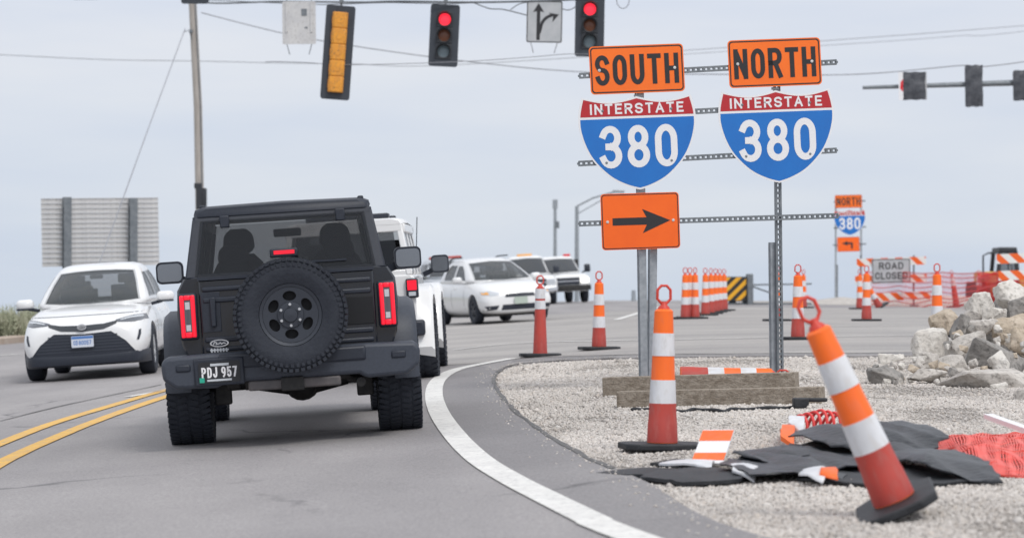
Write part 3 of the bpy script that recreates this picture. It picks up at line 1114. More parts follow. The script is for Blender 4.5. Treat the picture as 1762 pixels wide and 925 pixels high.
def punched_rail(root, a, b, wd=.052, name='rail', m='galv_dark'):
    """perforated square rail: two flanges and the webs left between the punched holes, open right through"""
    a, b = Vector(a), Vector(b)
    L = (b - a).length
    d = (b - a).normalized()
    vert = abs(d.z) > .9
    side = Vector((1, 0, 0)) if vert else Vector((0, 0, 1))
    side = (side - d * side.dot(d)).normalized()
    up = Vector((0, 1, 0))
    mb = MB()
    f = wd * .31
    for s_ in (-1, 1):
        o_ = side * s_ * (wd - f) / 2
        mb.bar(a + o_, b + o_, f if vert else wd * .8, wd * .8 if vert else f)
    n = int(L / .05)
    ww = .022
    g = wd - 2 * f
    for i in range(n + 1):
        c = a + d * (L * i / n)
        c0, c1 = c - d * ww / 2, c + d * ww / 2
        mb.bar(c0, c1, g if vert else wd * .74, wd * .74 if vert else g)
    return mb.build(name, m, root, 30)

def u_post(root, p0, p1, name='post', wd=.09):
    """flanged U-channel post with punched web"""
    p0, p1 = Vector(p0), Vector(p1)
    L = (p1 - p0).length
    prof = [(-.5, .0), (-.36, .0), (-.30, .42), (.30, .42), (.36, .0), (.5, .0), (.5, .06), (.40, .06), (.34, .50), (-.34, .50), (-.40, .06), (-.5, .06)]
    d = (p1 - p0).normalized()
    x = Vector((1, 0, 0))
    y = d.cross(x).normalized()
    x = y.cross(d)
    mb = MB()
    mb.loft([[p0 + x * a * wd + y * -b * wd for a, b in prof], [p1 + x * a * wd + y * -b * wd for a, b in prof]])
    o = mb.build(name, 'galv', root, 25)
    return o

# big assembly; local frame: x along the rails, z up, origin under the middle of the rails
SD = 23.2
og = P(834, 360, SD)
sx0, sy0 = og.x, SD
sz0 = G(sx0, sy0)
SYAW = R(8.0)
root = thing('route_sign_assembly', 'large temporary stand with twin blue and red shields under orange SOUTH and NORTH panels', 'road sign', Matrix.Translation((sx0, sy0, sz0)) @ Matrix.Rotation(SYAW, 4, 'Z'))
RI = (Matrix.Translation((sx0, sy0, sz0)) @ Matrix.Rotation(SYAW, 4, 'Z')).inverted()
def sloc(x, y, off=0.0):
    """local point on the sign plane for a photo position"""
    o = RI @ Vector((0, 0, CAMH))
    d = (RI.to_3x3() @ (P(x, y, 1.0) - Vector((0, 0, CAMH))))
    t = (off - o.y) / d.y
    return o + d * t
def rolled(x, y, off, roll):
    return Matrix.Translation(sloc(x, y, off)) @ Matrix.Rotation(-R(roll), 4, 'Y')
for (x0, y0, x1, y1) in ((679, 71.5, 980, 58.5), (700, 110, 972, 98), (678, 154, 980, 141.5), (679, 210.5, 982, 203)):
    punched_rail(root, sloc(x0, y0, .0), sloc(x1, y1, .0))
word_panel(root, 'south_panel', rolled(746.5, 65, -.034, 2.9), 'SOUTH')
word_panel(root, 'north_panel', rolled(908, 59, -.034, 2.9), 'NORTH')
shield_panel(root, 'shield_panel', rolled(748, 134.5, -.034, 2.6))
shield_panel(root, 'shield_panel', rolled(911, 128.5, -.034, 2.6))
arrow_panel(root, 'arrow_panel', rolled(750.5, 208, -.034, 2.0), 'right')
a = sloc(757.5, 362, .08)
b = sloc(752, 60, .08)
u_post(root, (a.x - .03, .075, a.z), (b.x - .03, .075, b.z))
u_post(root, (a.x + .055, .12, a.z), (sloc(762, 195, .1).x + .03, .12, sloc(762, 195, .1).z))
a = sloc(912.5, 362, .08)
b = sloc(909, 50, .08)
punched_rail(root, (a.x + .01, .06, a.z), (b.x, .06, b.z), .062, 'post')
c = sloc(905.5, 228, .12)
u_post(root, (a.x - .035, .13, a.z), (c.x, .13, c.z), wd=.085)
for x, y in ((747, 90.5), (908, 83.5), (750, 181)):          # splice clips between the panels
    p_ = sloc(x, y, 0)
    MB().box((p_.x, -.01, p_.z), (.07, .02, .022)).build('clip', 'galv_dark', root, 30)
# ballast timbers on the gravel
def timber(px0, py0, px1, py1, hgt, label=None):
    a, b = gp(px0, py0), gp(px1, py1)
    a3 = RI @ Vector((a.x, a.y, G(a.x, a.y) + hgt / 2 - .012))
    b3 = RI @ Vector((b.x, b.y, G(b.x, b.y) + hgt / 2 - .012))
    o = MB().bar(a3, b3, .15, hgt).build('timber', 'timber', root, 30, bevel=.008)
    return o
timber(726, 384, 964, 380, .155)
timber(709, 372.5, 934, 368, .185)

# ---- the far copy with its own plain posts
fq = P(994.5, 283, 88.0)
FZ = G(fq.x, fq.y)
froot = thing('route_sign_assembly', 'far route sign with blue 380 shield, orange NORTH panel and left turn arrow', 'road sign', Matrix.Translation((fq.x, 88.0, FZ)) @ Matrix.Rotation(R(3), 4, 'Z'))
def fm(x, y, roll=1.5):
    return Matrix.Translation(((x - 994.5) / FX * 88.0, -.04, CAMH + (HY - y) / FY * 88.0 - FZ)) @ Matrix.Rotation(-R(roll), 4, 'Y')
word_panel(froot, 'north_panel', fm(994, 189.5), 'NORTH', .99, .47)
shield_panel(froot, 'shield_panel', fm(995.5, 209.5), 1.19, .93)
arrow_panel(froot, 'arrow_panel', fm(994, 229.8), 'left', .82, .53)
for x0, x1, y in ((977, 1014, 189.5), (977, 1015, 214), (976, 1015, 230)):
    A, B = fm(x0, y + .6).translation, fm(x1, y - .6).translation
    MB().bar((A.x, 0, A.z), (B.x, 0, B.z), .05, .05).build('rail', 'galv_dark', froot, 30)
for x in (979.5, 1009.5):
    A, B = fm(x, 286).translation, fm(x, 184).translation
    MB().bar((A.x, .05, -.1), (B.x, .05, B.z), .06, .05).build('post', 'galv', froot, 30)
A = fm(980.5, 249).translation
MB().bar((A.x, .1, -.1), (A.x, .1, A.z), .11, .06).build('post', 'galv_dark', froot, 30)

# ================================================================== TRAFFIC SIGNALS ON THE SPAN WIRE
SPD = 52.0
def lens_row(root, n, lit, facing=-1, pitch=.345, visor=True):
    mats = ['signal_red', 'signal_amber', 'signal_green']
    for i in range(n):
        z = (n - 1) / 2 * pitch - i * pitch
        m = mats[min(i, 2)]
        h = MB().bx(-.175, .175, -.02, .17, z - pitch / 2 + .006, z + pitch / 2 - .006).build('housing', 'signal_black', root, 30, bevel=.012)
        MB().lathe([(-.022, .158), (-.034, .150), (-.030, .142)], 24, 'Y', (0, 0, z)).build('door_ring', 'signal_black', h, 40)
        MB().lathe([(-.024, .146), (-.040, .10), (-.048, .05), (-.050, 0)], 24, 'Y', (0, 0, z)).build('lens', m if (lit or i) else 'signal_amber', h, 60)
        vb = MB()
        N = 22
        A0, A1 = -35, 215
        secs_o = []
        for j in range(N + 1):
            a = R(A0 + (A1 - A0) * j / N)
            dep = .20 - .09 * (1 - math.sin(max(min(a, math.pi), 0)))
            for rr_ in (.160, .153):
                secs_o.append((rr_ * math.cos(a), -.022, z + rr_ * math.sin(a)))
                secs_o.append((rr_ * math.cos(a), -.022 - dep, z + rr_ * math.sin(a)))
        ff = []
        for j in range(N):
            a, b = 4 * j, 4 * (j + 1)
            ff += [(a, a + 1, b + 1, b), (a + 2, b + 2, b + 3, a + 3), (a + 1, a + 3, b + 3, b + 1)]
        vb.add(secs_o, ff)
        vb.build('visor', 'signal_black', h, 50)

def signal(label, x, y, d, n=3, roll=-4.0, back=False, yaw=0.0, lit=True):
    c = P(x, y, d)
    m = Matrix.Translation(c) @ Matrix.Rotation(R(yaw), 4, 'Z') @ Matrix.Rotation(R(roll), 4, 'Y')
    t = thing('traffic_signal', label, 'traffic light', m, 'traffic signals hung over the crossing')
    H = n * .345
    W, HH = .63, H + .30
    MB().prism(rrect(W, HH, .06), .0, .012).build('backplate', 'signal_plate', t, 30)
    if back:
        for i in range(n):
            z = (n - 1) / 2 * .345 - i * .345
            pr = [(-.165, -.001), (-.165, -.10), (-.12, -.155), (.12, -.155), (.165, -.10), (.165, -.001)]
            h = MB().prism(pr, z - .170, z + .170, 'Z').build('housing', 'signal_yellow', t, 30, bevel=.018)
            MB().lathe([(-.153, .085), (-.163, .075), (-.160, 0)], 16, 'Y', (0, 0, z)).build('rear_boss', 'signal_yellow', h, 40)
            MB().bx(-.172, -.150, -.09, -.03, z - .08, z + .08).build('latch', 'signal_yellow', h, 30)
    else:
        lens_row(t, n, lit)
    # hanger up to the wire
    MB().tube([(0, .05, HH / 2 - .05), (0, .05, HH / 2 + .18)], .022, 8).build('hanger', 'galv_dark', t, 40)
    MB().box((0, .05, HH / 2 + .10), (.09, .09, .08)).build('clamp', 'galv_dark', t, 30, bevel=.01)
    return t
signal('black signal head showing red, left of the straight and right lane sign', 520.5, 33.5, SPD, roll=2.6)
signal('black signal head showing red, partly behind the orange SOUTH panel', 691, 24, SPD, roll=1.0)
signal('yellow five section signal seen from the back in a black backplate', 396, 49.5, SPD, 5, roll=4.0, back=True, yaw=4)
signal('signal head cut by the top edge, above the utility pole', 228.5, -24, 55.0, roll=0)
signal('signal head cut by the top edge, far left over the oncoming lane', 100.5, -28, 55.0, roll=0)

def hung_sign(name, label, x, y, d, w_, h_, roll, front, yaw=0):
    m = Matrix.Translation(P(x, y, d)) @ Matrix.Rotation(R(yaw), 4, 'Z') @ Matrix.Rotation(R(roll), 4, 'Y')
    t = thing(name, label, 'road sign', m)
    MB().prism(rrect(w_, h_, .04), 0, .005).build('panel', 'sign_grey' if front else 'alu', t, 30)
    if front:
        b = MB()
        ring(b, rrect(w_ - .012, h_ - .012, .036), rrect(w_ - .05, h_ - .05, .025), -.002)
        b.build('border', 'sign_black', t, 0, fix=False)
        a = MB()
        stroke(a, [(-.13, -.36), (-.13, .22)], .075, -.003)
        flat(a, [(-.25, .20), (-.13, .40), (-.01, .20), (-.13, .235)], -.0034)
        cv = [(-.13 + .03, -.22)] + [(.20 - .28 * math.cos(R(i)), -.17 + .31 * math.sin(R(i))) for i in range(5, 76, 10)]
        stroke(a, cv, .065, -.0037)
        flat(a, [(.085, .195), (.31, .16), (.17, -.01), (.185, .11)], -.0041)
        a.build('arrow', 'sign_black', t, 0, fix=False)
    for sx in (-1, 1):
        f = MB()
        f.tube([(sx * w_ * .37, .02, h_ / 2 + .10), (sx * w_ * .37, .02, -h_ / 2 + .0), (sx * w_ * .33 - .03 * sx, .02, -h_ / 2 - .22)], .010, 6)
        f.build('hanger_strap', 'wire_pale' if front else 'galv_dark', t, 40)
        if not front:
            MB().bx(sx * w_ * .37 - .02, sx * w_ * .37 + .02, -.03, -.002, -.2, h_ / 2).build('stiffener', 'alu', t, 30)
    if not front:
        MB().bx(.05, .17, -.008, -.002, .15, .30).build('sticker', 'galv_dark', t, 0)
        MB().bx(.12, .18, -.01, -.002, -.12, -.09).build('bracket_mark', 'galv_dark', t, 0)
    return t
hung_sign('lane_sign', 'white lane sign with black straight and right arrows hanging from the wire', 638, 20.5, SPD, .77, .90, 1.2, True)
hung_sign('sign_back', 'bare grey metal back of a square sign hanging beside the yellow signal', 350.5, 21.5, SPD, .72, .92, -.5, False)

def wire(name, label, pts, r, m='wire', cat='cable'):
    o = MB().tube(smooth_curve([tuple(P(*p)) for p in pts], 8), r, 6).build(name, m, None, 60)
    return tag(o, label, cat)
# wood pole and its gear
pq = P(238, 330, 72.0)
UP = [P(238.5, 372, 72.0), P(232, 100, 72.0), P(224, -25, 72.0), P(220, -130, 72.0)]
t = thing('utility_pole', 'tall weathered wooden utility pole behind the black off-roader', 'utility pole', Matrix.Translation((UP[0].x, UP[0].y, UP[0].z)))
MB().tube([p - UP[0] for p in UP], [.145, .125, .115, .10], 16).build('pole_shaft', 'pole', t, 60)
bq = P(236.5, 184, 72.0) - UP[0]
MB().box((bq.x + .02, -.22, bq.z - .1), (.30, .2, .62)).box((bq.x - .08, -.2, bq.z + .28), (.22, .2, .16)).box((bq.x + .10, -.24, bq.z - .1), (.06, .26, .4)).build('equipment_box', 'signal_black', t, 30, bevel=.015)
bq = P(224.5, 30, 72.0) - UP[0]
MB().box((bq.x, -.14, bq.z), (.10, .08, .10)).tube([(bq.x - .22, -.1, bq.z - .02), (bq.x - .05, -.12, bq.z + .04), (bq.x + .02, -.12, bq.z - .25)], .014, 6).build('insulator', 'galv_dark', t, 30)
MB().tube([p - UP[0] + Vector((.09, -.11, 0)) for p in UP], .018, 6).build('conduit', 'galv_dark', t, 60)
wire('span_cable', 'thick dark span cable carrying the signals across the top', [(207, -14, 70), (236, 2, 66), (330, 1.5, 60), (420, 2.2, 54), (470, 1.4, 52), (560, 2.2, 52), (625, 1.0, 52), (700, -2, 52), (800, -14, 52), (1000, -40, 52), (1300, -90, 52), (1900, -200, 52)], .022)
wire('signal_cable', 'loose signal cable sagging under the span cable', [(240, 0, 64), (360, 4, 56), (395, 4, 52), (455, 2.6, 52), (520, 3.5, 52), (560, 2.6, 52), (620, 1.5, 52), (660, -1, 52), (705, -4, 52), (900, -28, 52), (1300, -89, 52)], .011)
wire('signal_cable', 'drooping cable tail between the red signal and the lane sign', [(552, 1.5, 52), (573, 8, 52), (590, 9, 52), (618, 14.5, 52)], .012)
wire('signal_cable', 'drooping cable between the lane sign and the right red signal', [(598, 9.5, 52), (612, 3, 52), (640, 2, 52.2), (664, 9.5, 52.2), (677, 5, 52)], .010)
wire('tether_wire', 'thin lower tether wire under the hanging signs', [(311, 58.2, 52), (328, 58, 52), (361, 59, 52), (412, 61, 52), (540, 58, 52), (625, 53.5, 52), (661, 51, 52), (690, 51, 52)], .008, 'wire_pale')
wire('guy_wire', 'slanting guy wire running from the pole down behind the sign back', [(217, 27, 72), (172, 125, 62.5), (140, 196, 60), (113, 255, 57)], .014, 'wire_pale')
wire('overhead_wire', 'thin wire slanting down from the pole behind the signals', [(236, 12, 72), (330, 31, 72), (420, 44, 72), (560, 59, 72), (690, 68, 72), (850, 70, 72), (1000, 70, 72), (1120, 62, 72), (1260, 51, 72), (2100, -60, 72)], .015, 'wire_pale')
wire('overhead_wire', 'faint wire crossing the sky left of the pole', [(-900, -5, 90), (-160, 45, 90), (0, 51.5, 90), (120, 56, 90), (230, 57.5, 90), (400, 60, 90), (600, 58, 90), (1400, 10, 90), (2100, -60, 90)], .012, 'wire_pale')
wire('overhead_wire', 'faint wire high above the covered signals', [(690, 57, 110), (860, 48, 110), (1000, 41, 110), (1120, 34, 110), (1260, 24, 110), (2100, -60, 110)], .012, 'wire_pale')
lp = [(730 + 7.5 * math.cos(R(a)), 0 + 8.2 * math.sin(R(a)), 52) for a in range(0, 360, 30)]
o = MB().tube([tuple(P(*p)) for p in lp], .010, 6, closed=True).build('cable_loop', 'wire_pale', None, 60)
tag(o, 'coiled loop of spare cable at the top edge above SOUTH', 'cable')

# ---- mast arm with covered signals
MD = 68.0
A, B = P(1011, 82.5, MD), P(1345, 74, MD)
t = thing('mast_arm', 'dark steel mast arm reaching in from the right edge', 'signal mast', Matrix.Translation((B.x, B.y, G(B.x, B.y))))
off = Vector((B.x, B.y, G(B.x, B.y)))
MB().tube([A - off, A.lerp(B, .5) - off, B - off], [.05, .085, .13], 12).build('arm', 'galv_dark', t, 60)
MB().tube([Vector((0, 0, 0)), B - off + Vector((0, 0, .4))], [.20, .16], 16).build('mast', 'galv_dark', t, 60)
MB().box((0, 0, .04), (.6, .6, .08)).build('base_plate', 'galv_dark', t, 30)
def covered(name, label, x, y, w_, h_, d=MD, strip=False, cat='traffic light'):
    c = P(x, y, d - .12)
    r = thing(name, label, cat, Matrix.Translation(c) @ Matrix.Rotation(R(-1), 4, 'Y'))
    mb = MB()
    n, m_ = 10, 12
    vs = []
    for j in range(m_ + 1):
        for i in range(n + 1):
            u, v = i / n - .5, j / m_ - .5
            y_ = -.05 - .05 * math.cos(math.pi * u) * math.cos(math.pi * v) + rnd.uniform(-.02, .02)
            vs.append((u * w_ * (1 + .03 * math.sin(v * 9 + i)), y_, v * h_ * (1 + .02 * math.sin(u * 14))))
    mb.add(vs, [(j * (n + 1) + i, j * (n + 1) + i + 1, (j + 1) * (n + 1) + i + 1, (j + 1) * (n + 1) + i) for j in range(m_) for i in range(n)])
    mb.bx(-w_ * .47, w_ * .47, -.028, .09, -h_ * .47, h_ * .47)
    mb.build('plastic_wrap', 'wrap', r, 40)
    if strip:
        MB().bx(-w_ * .58, -w_ * .40, -.075, -.07, -h_ * .5, h_ * .5).build('exposed_strip', 'sign_white', r, 0)
        MB().prism([(-w_ * .52, -h_ * .1), (-w_ * .41, -h_ * .2), (-w_ * .40, h_ * .25), (-w_ * .50, h_ * .14)], -.08, -.078).build('red_mark', 'tail_dull', r, 0)
        MB().bx(w_ * .48, w_ * .56, -.02, .0, -h_ * .5, h_ * .5).build('panel_edge', 'sign_grey', r, 0)
    return r
covered('covered_sign', 'sign wrapped in black plastic on the mast arm with a white edge showing', 1069.5, 81, .70, .78, strip=True, cat='road sign')
covered('covered_signal', 'tall signal wrapped in black plastic in the middle of the mast arm', 1141, 81, .49, 1.17)
covered('covered_signal', 'black wrapped signal cut off by the right edge', 1199.5, 80.5, .60, .85)

# ================================================================== BIG SIGN BACK ON THE LEFT
BD = 62.0
c0, c1 = P(49, 219, BD), P(186, 215.5, BD + 1.0)
ctr = (c0 + c1) / 2
bz = G(ctr.x, ctr.y)
yaw = math.atan2(c1.y - c0.y, c1.x - c0.x)
t = thing('guide_sign', 'back of a large ribbed metal guide sign on two grey posts behind the white crossover', 'road sign', Matrix.Translation((ctr.x, ctr.y, bz)) @ Matrix.Rotation(yaw, 4, 'Z'))
W = (c1 - c0).length
zb, zt = CAMH + (HY - 250) / FY * BD - bz, CAMH + (HY - 185.5) / FY * BD - bz
rollm = Matrix.Translation((0, 0, (zb + zt) / 2)) @ Matrix.Rotation(-R(1.2), 4, 'Y')
N = 14
plank_me = None
for i in range(N):
    h_ = (zt - zb) / N
    z = -(zt - zb) / 2 + h_ * (i + .5)
    if plank_me is None:
        o = MB().bx(-W / 2, W / 2, 0, .03, -h_ * .47, h_ * .47).bx(-W / 2, W / 2, -.022, 0, h_ * .36, h_ * .47).build('plank', 'alu', t, 0)
        plank_me = o.data
    else:
        o = bpy.data.objects.new('plank', plank_me)
        COL.objects.link(o)
        o.parent = t
    o.matrix_local = rollm @ Matrix.Translation((0, 0, z))
for x in (77, 154):
    u = (x - 117.5) / 137 * W
    mb = MB()
    mb.bx(u - .10, u + .10, -.085, -.065, -.3, zt - .0).bx(u - .10, u + .10, -.30, -.28, -.3, zt - .0).bx(u - .015, u + .015, -.28, -.085, -.3, zt - .0)
    mb.build('post', 'galv_dark', t, 30)
    for i in range(N):
        z = zb + (zt - zb) * (i + .8) / N
        pass

# ================================================================== THIN POLES ON THE SKYLINE
def far_pole(name, label, x, ytop, d, r, extra=None):
    a = P(x, 287, d)
    z0 = G(a.x, d)
    t = thing(name, label, 'pole', Matrix.Translation((a.x, d, z0)))
    top = P(x, ytop, d)
    MB().tube([(0, 0, -.2), (top.x - a.x, 0, top.z - z0)], [r, r * .7], 8).build('shaft', 'galv', t, 60)
    if extra:
        extra(t, Vector((top.x - a.x, 0, top.z - z0)))
    return t
def antenna_head(t, p):
    MB().box((p.x, 0, p.z - .1), (.22, .15, .4)).build('antenna_head', 'galv', t, 30)
    MB().box((p.x + .1, 0, p.z - 1.0), (.16, .16, .3)).build('antenna_head', 'galv_dark', t, 30)
far_pole('antenna_pole', 'slim grey pole with small boxes at its tip behind the pickups', 650.5, 190, 106, .09, antenna_head)
def lum_arm(t, p):
    MB().tube([(p.x, 0, p.z), (p.x + .7, -.3, p.z + .35), (p.x + 1.6, -.6, p.z + .6)], .035, 6).build('lamp_arm', 'galv', t, 60)
    MB().tube([(p.x, 0, p.z - .35), (p.x + .8, -.3, p.z + .1), (p.x + 1.5, -.6, p.z + .5)], .022, 6).build('lamp_brace', 'galv', t, 60)
    MB().box((p.x + 1.8, -.65, p.z + .62), (.5, .25, .12)).build('lamp_head', 'galv', t, 30, bevel=.03)
far_pole('street_lamp', 'grey street lamp with a double bracket arm left of the south shield', 676, 194, 106, .11, lum_arm)
far_pole('marker_post', 'short pale post on the skyline left of the left sign post', 742.5, 273, 106, .12)

# ================================================================== BARRICADES, FENCE, MACHINES
def board(root, x0, x1, y0, y1, d, base, name='board'):
    """striped plank between photo positions"""
    a, b = P(x0, y0, d), P(x1, y1, d)
    o = MB().box((0, 0, 0), (b.x - a.x, .03, .24)).build(name, 'barr_stripe', root, 0)
    o.matrix_local = Matrix.Translation(((a.x + b.x) / 2 - base.x, 0, (a.z + b.z) / 2 - base.z)) @ Matrix.Rotation(-math.atan2(b.z - a.z, b.x - a.x), 4, 'Y')
    return o
RD = 73.5
base = P(1045, 290, RD)
base.z = G(base.x, base.y)
t = thing('barricade', 'orange and white striped barricade holding a ROAD CLOSED panel', 'barricade', Matrix.Translation(base))
board(t, 1004, 1085, 247.2, 245.0, RD, base)
board(t, 1002, 1086, 263.6, 261.5, RD, base)
board(t, 1021, 1090, 279.8, 277.5, RD, base)
for x in (1009, 1071):
    a = P(x, 240, RD) - base
    MB().bar((a.x, .04, 0), (a.x, .04, a.z), .05, .05).build('upright', 'galv_dark', t, 30)
    MB().bar((a.x, -.7, .03), (a.x, .7, .03), .05, .05).build('foot', 'galv_dark', t, 30)
a = P(1044, 254.7, RD) - base
p_ = MB().prism(rrect(1.17, .73, .04), -.06, -.05).build('closed_panel', 'sign_grey', t, 30, matrix=Matrix.Translation((a.x, 0, a.z)) @ Matrix.Rotation(-R(1), 4, 'Y'))
b = MB()
ring(b, rrect(1.14, .70, .03), rrect(1.10, .66, .025), -.062)
b.build('border', 'sign_black', p_, 0, fix=False)
b = MB()
text(b, 'ROAD', 0, .15, .74, .21, .036, -.063)
b.build('lettering', 'sign_black', p_, 0, fix=False)
b = MB()
text(b, 'CLOSED', 0, -.15, .98, .21, .036, -.063)
b.build('lettering', 'sign_black', p_, 0, fix=False)

RD2 = 60.0
base = P(1195, 280, RD2)
base.z = G(base.x, base.y)
t = thing('barricade', 'striped barricade at the right edge above the rubble pile', 'barricade', Matrix.Translation(base))
board(t, 1168, 1228, 243.8, 241.5, RD2, base)
board(t, 1170, 1228, 259.5, 257.5, RD2, base)
for x in (1184, 1216):
    a = P(x, 238, RD2) - base
    MB().bar((a.x, .04, 0), (a.x, .04, a.z), .05, .05).build('upright', 'galv_dark', t, 30)
    MB().bar((a.x, -.6, .03), (a.x, .6, .03), .05, .05).build('foot', 'galv_dark', t, 30)

# orange safety netting strung from the barricade to the right
mb = MB()
ND = 76.5
rows = [(255.5, 256.5), (259, 261), (264, 265), (268.5, 269), (273, 274), (278, 279), (283, 284), (288.5, 288)]
for k_, (ya, yb) in enumerate(rows):
    pts = []
    for i in range(41):
        u = i / 40
        x = 1016 + u * 186
        sag = 3.2 * abs(math.sin(u * math.pi * 4.2 + k_ * .15)) * (.4 + .1 * k_)
        pts.append(P(x, ya + (yb - ya) * u + sag - 3.5 * u * (k_ > 5), ND - 14 * u + .2 * math.sin(u * 30)))
    mb.tube(pts, .017, 4)
for i in range(150):
    u = (i / 150)
    x = 1016 + u * 186
    pts = []
    for k_, (ya, yb) in enumerate(rows):
        sag = 3.2 * abs(math.sin(u * math.pi * 4.2 + k_ * .15)) * (.4 + .1 * k_)
        pts.append(P(x, ya + (yb - ya) * u + sag - 3.5 * u * (k_ > 5), ND - 14 * u + .2 * math.sin(u * 30)))
    mb.tube(pts, .0055, 3)
o = mb.build('safety_fence', 'red_mesh', None, 0, fix=False)
tag(o, 'sagging red plastic safety netting beside the road closed barricade', 'safety fence')
mb = MB()
for i in range(24):          # doubled netting bunched up on the right
    pts = []
    for j in range(14):
        u = j / 13
        pts.append(P(1146 + u * 46, 257 + i * 1.25 + 1.3 * math.sin(u * 9 + i * .7), 66 - 3 * u + .3 * math.sin(i)))
    mb.tube(pts, .016, 4)
for i in range(34):
    mb.tube([P(1147 + i * 1.35, 257 + rnd.uniform(-1, 1), 66 - i * .08), P(1147 + i * 1.35 + 1, 287, 66 - i * .08)], .012, 3)
o = mb.build('safety_fence', 'red_mesh', None, 0, fix=False)
tag(o, 'dense bunched roll of red netting left of the digger', 'safety fence')

# yellow digger cab beyond the netting
DD = 92.0
base = P(1180, 284, DD)
base.z = G(base.x, base.y)
t = thing('digger', 'yellow digger with a dark glazed cab behind the right barricade', 'digger', Matrix.Translation(base))
def dl(x, y):
    a = P(x, y, DD) - base
    return a.x, a.z
xa, za = dl(1169, 264)
xb, zb_ = dl(1193, 232.5)
mb = MB()
for sx in (xa, xb):
    for yy in (0, 1.3):
        mb.bar((sx, yy, za), (sx + (.10 if sx == xa else -.10), yy, zb_ - .12), .16, .14)
mb.bx(xa + .05, xb - .05, -.1, 1.4, zb_ - .2, zb_)
mb.bx(xa - .05, xb + .05, -.08, 1.4, za - .75, za + .10)
mb.build('cab_frame', 'signal_black', t, 30, bevel=.05)
MB().bx(xa + .08, xb - .08, -.02, 0, za + .1, zb_ - .2).build('windscreen', 'glass_tint', t, 0)
MB().bx(xa - .5, xa - .02, -.2, 2.2, za - 1.0, za + .35).bx(xb + .02, xb + .5, -.2, 2.2, za - 1.0, za + .30).build('side_housing', 'yellow_paint', t, 30, bevel=.06)
MB().tube([(xa - .55, 0, za), (xa - .55, 0, za + .95), (xa - .35, 0, za + 1.05), (xa, 0, za + 1.05)], .035, 8).build('grab_rail', 'signal_black', t, 60)
MB().bx(xa - .6, xb + .6, -.3, 2.6, za - 1.7, za - .95).build('chassis', 'dark_metal', t, 30, bevel=.05)
for sx in (xa - .75, xb + .35):
    MB().prism(rrect(2.8, .8, .38, 5, 1.1, .42), sx, sx + .42, 'X').build('track', 'tyre', t, 30)

# black and yellow panel on a small trailer
TD = 76.0
base = P(868, 291, TD)
base.z = G(base.x, base.y)
t = thing('panel_trailer', 'small road trailer with a yellow and black striped end panel', 'trailer', Matrix.Translation(base))
def tl(x, y):
    a = P(x, y, TD) - base
    return a.x, a.z
x0, z0 = tl(848, 282.5)
x1, z1 = tl(874.5, 261)
MB().bx(x0, x1, 0, .06, z0, z1).build('striped_panel', 'chevron', t, 0)
MB().bx(x0 - .03, x1 + .03, .065, .10, z0 - .03, z1 + .03).build('panel_frame', 'galv_dark', t, 30)
x2, z2 = tl(875.5, 284)
x3, z3 = tl(882.5, 257.5)
MB().bx(x2, x3, -.1, .5, z2 - .1, z3).build('end_box', 'galv_dark', t, 30, bevel=.03)
x4, z4 = tl(952, 267)
MB().bar((x3, .2, z3 - .35), (x4, .2, z4), .05, .05).bar((x3, .2, z3 - .4), (tl(905, 276)[0], .1, tl(905, 276)[1]), .05, .05).build('drawbar', 'galv_dark', t, 30)
MB().bx(x0 + .1, x4, .1, .4, tl(0, 286)[1] - .04, tl(0, 286)[1] + .04).build('chassis_rail', 'galv_dark', t, 30)
for xx in (x0 + .3, x3 - .2):
    MB().lathe([(-.1, .10), (-.1, .24), (-.07, .27), (.07, .27), (.1, .24), (.1, .10)], 18, 'X', (xx, .3, .27), closed=True).build('wheel', 'tyre', t, 40)

# low dirt bank behind the crossing on the right
mb = MB()
nxx, nyy = 60, 8
vs = []
for j in range(nyy + 1):
    for i in range(nxx + 1):
        X = 9.6 + i * .30
        Y = 82 + j * .9
        u, v = i / nxx, j / nyy
        prof = math.sin(math.pi * v) ** .8 * min(1, u * 8, (1 - u) * 8)
        hgt = (.20 + .16 * math.sin(X * 1.3) * math.sin(X * .43 + 2)) * prof + rnd.uniform(-.02, .03) * prof
        vs.append((X, Y, G(X, Y) + hgt - .01))
mb.add(vs, [(j * (nxx + 1) + i, j * (nxx + 1) + i + 1, (j + 1) * (nxx + 1) + i + 1, (j + 1) * (nxx + 1) + i) for j in range(nyy) for i in range(nxx)])
struct(mb.build('dirt_bank', 'conc_mid', None, 60))

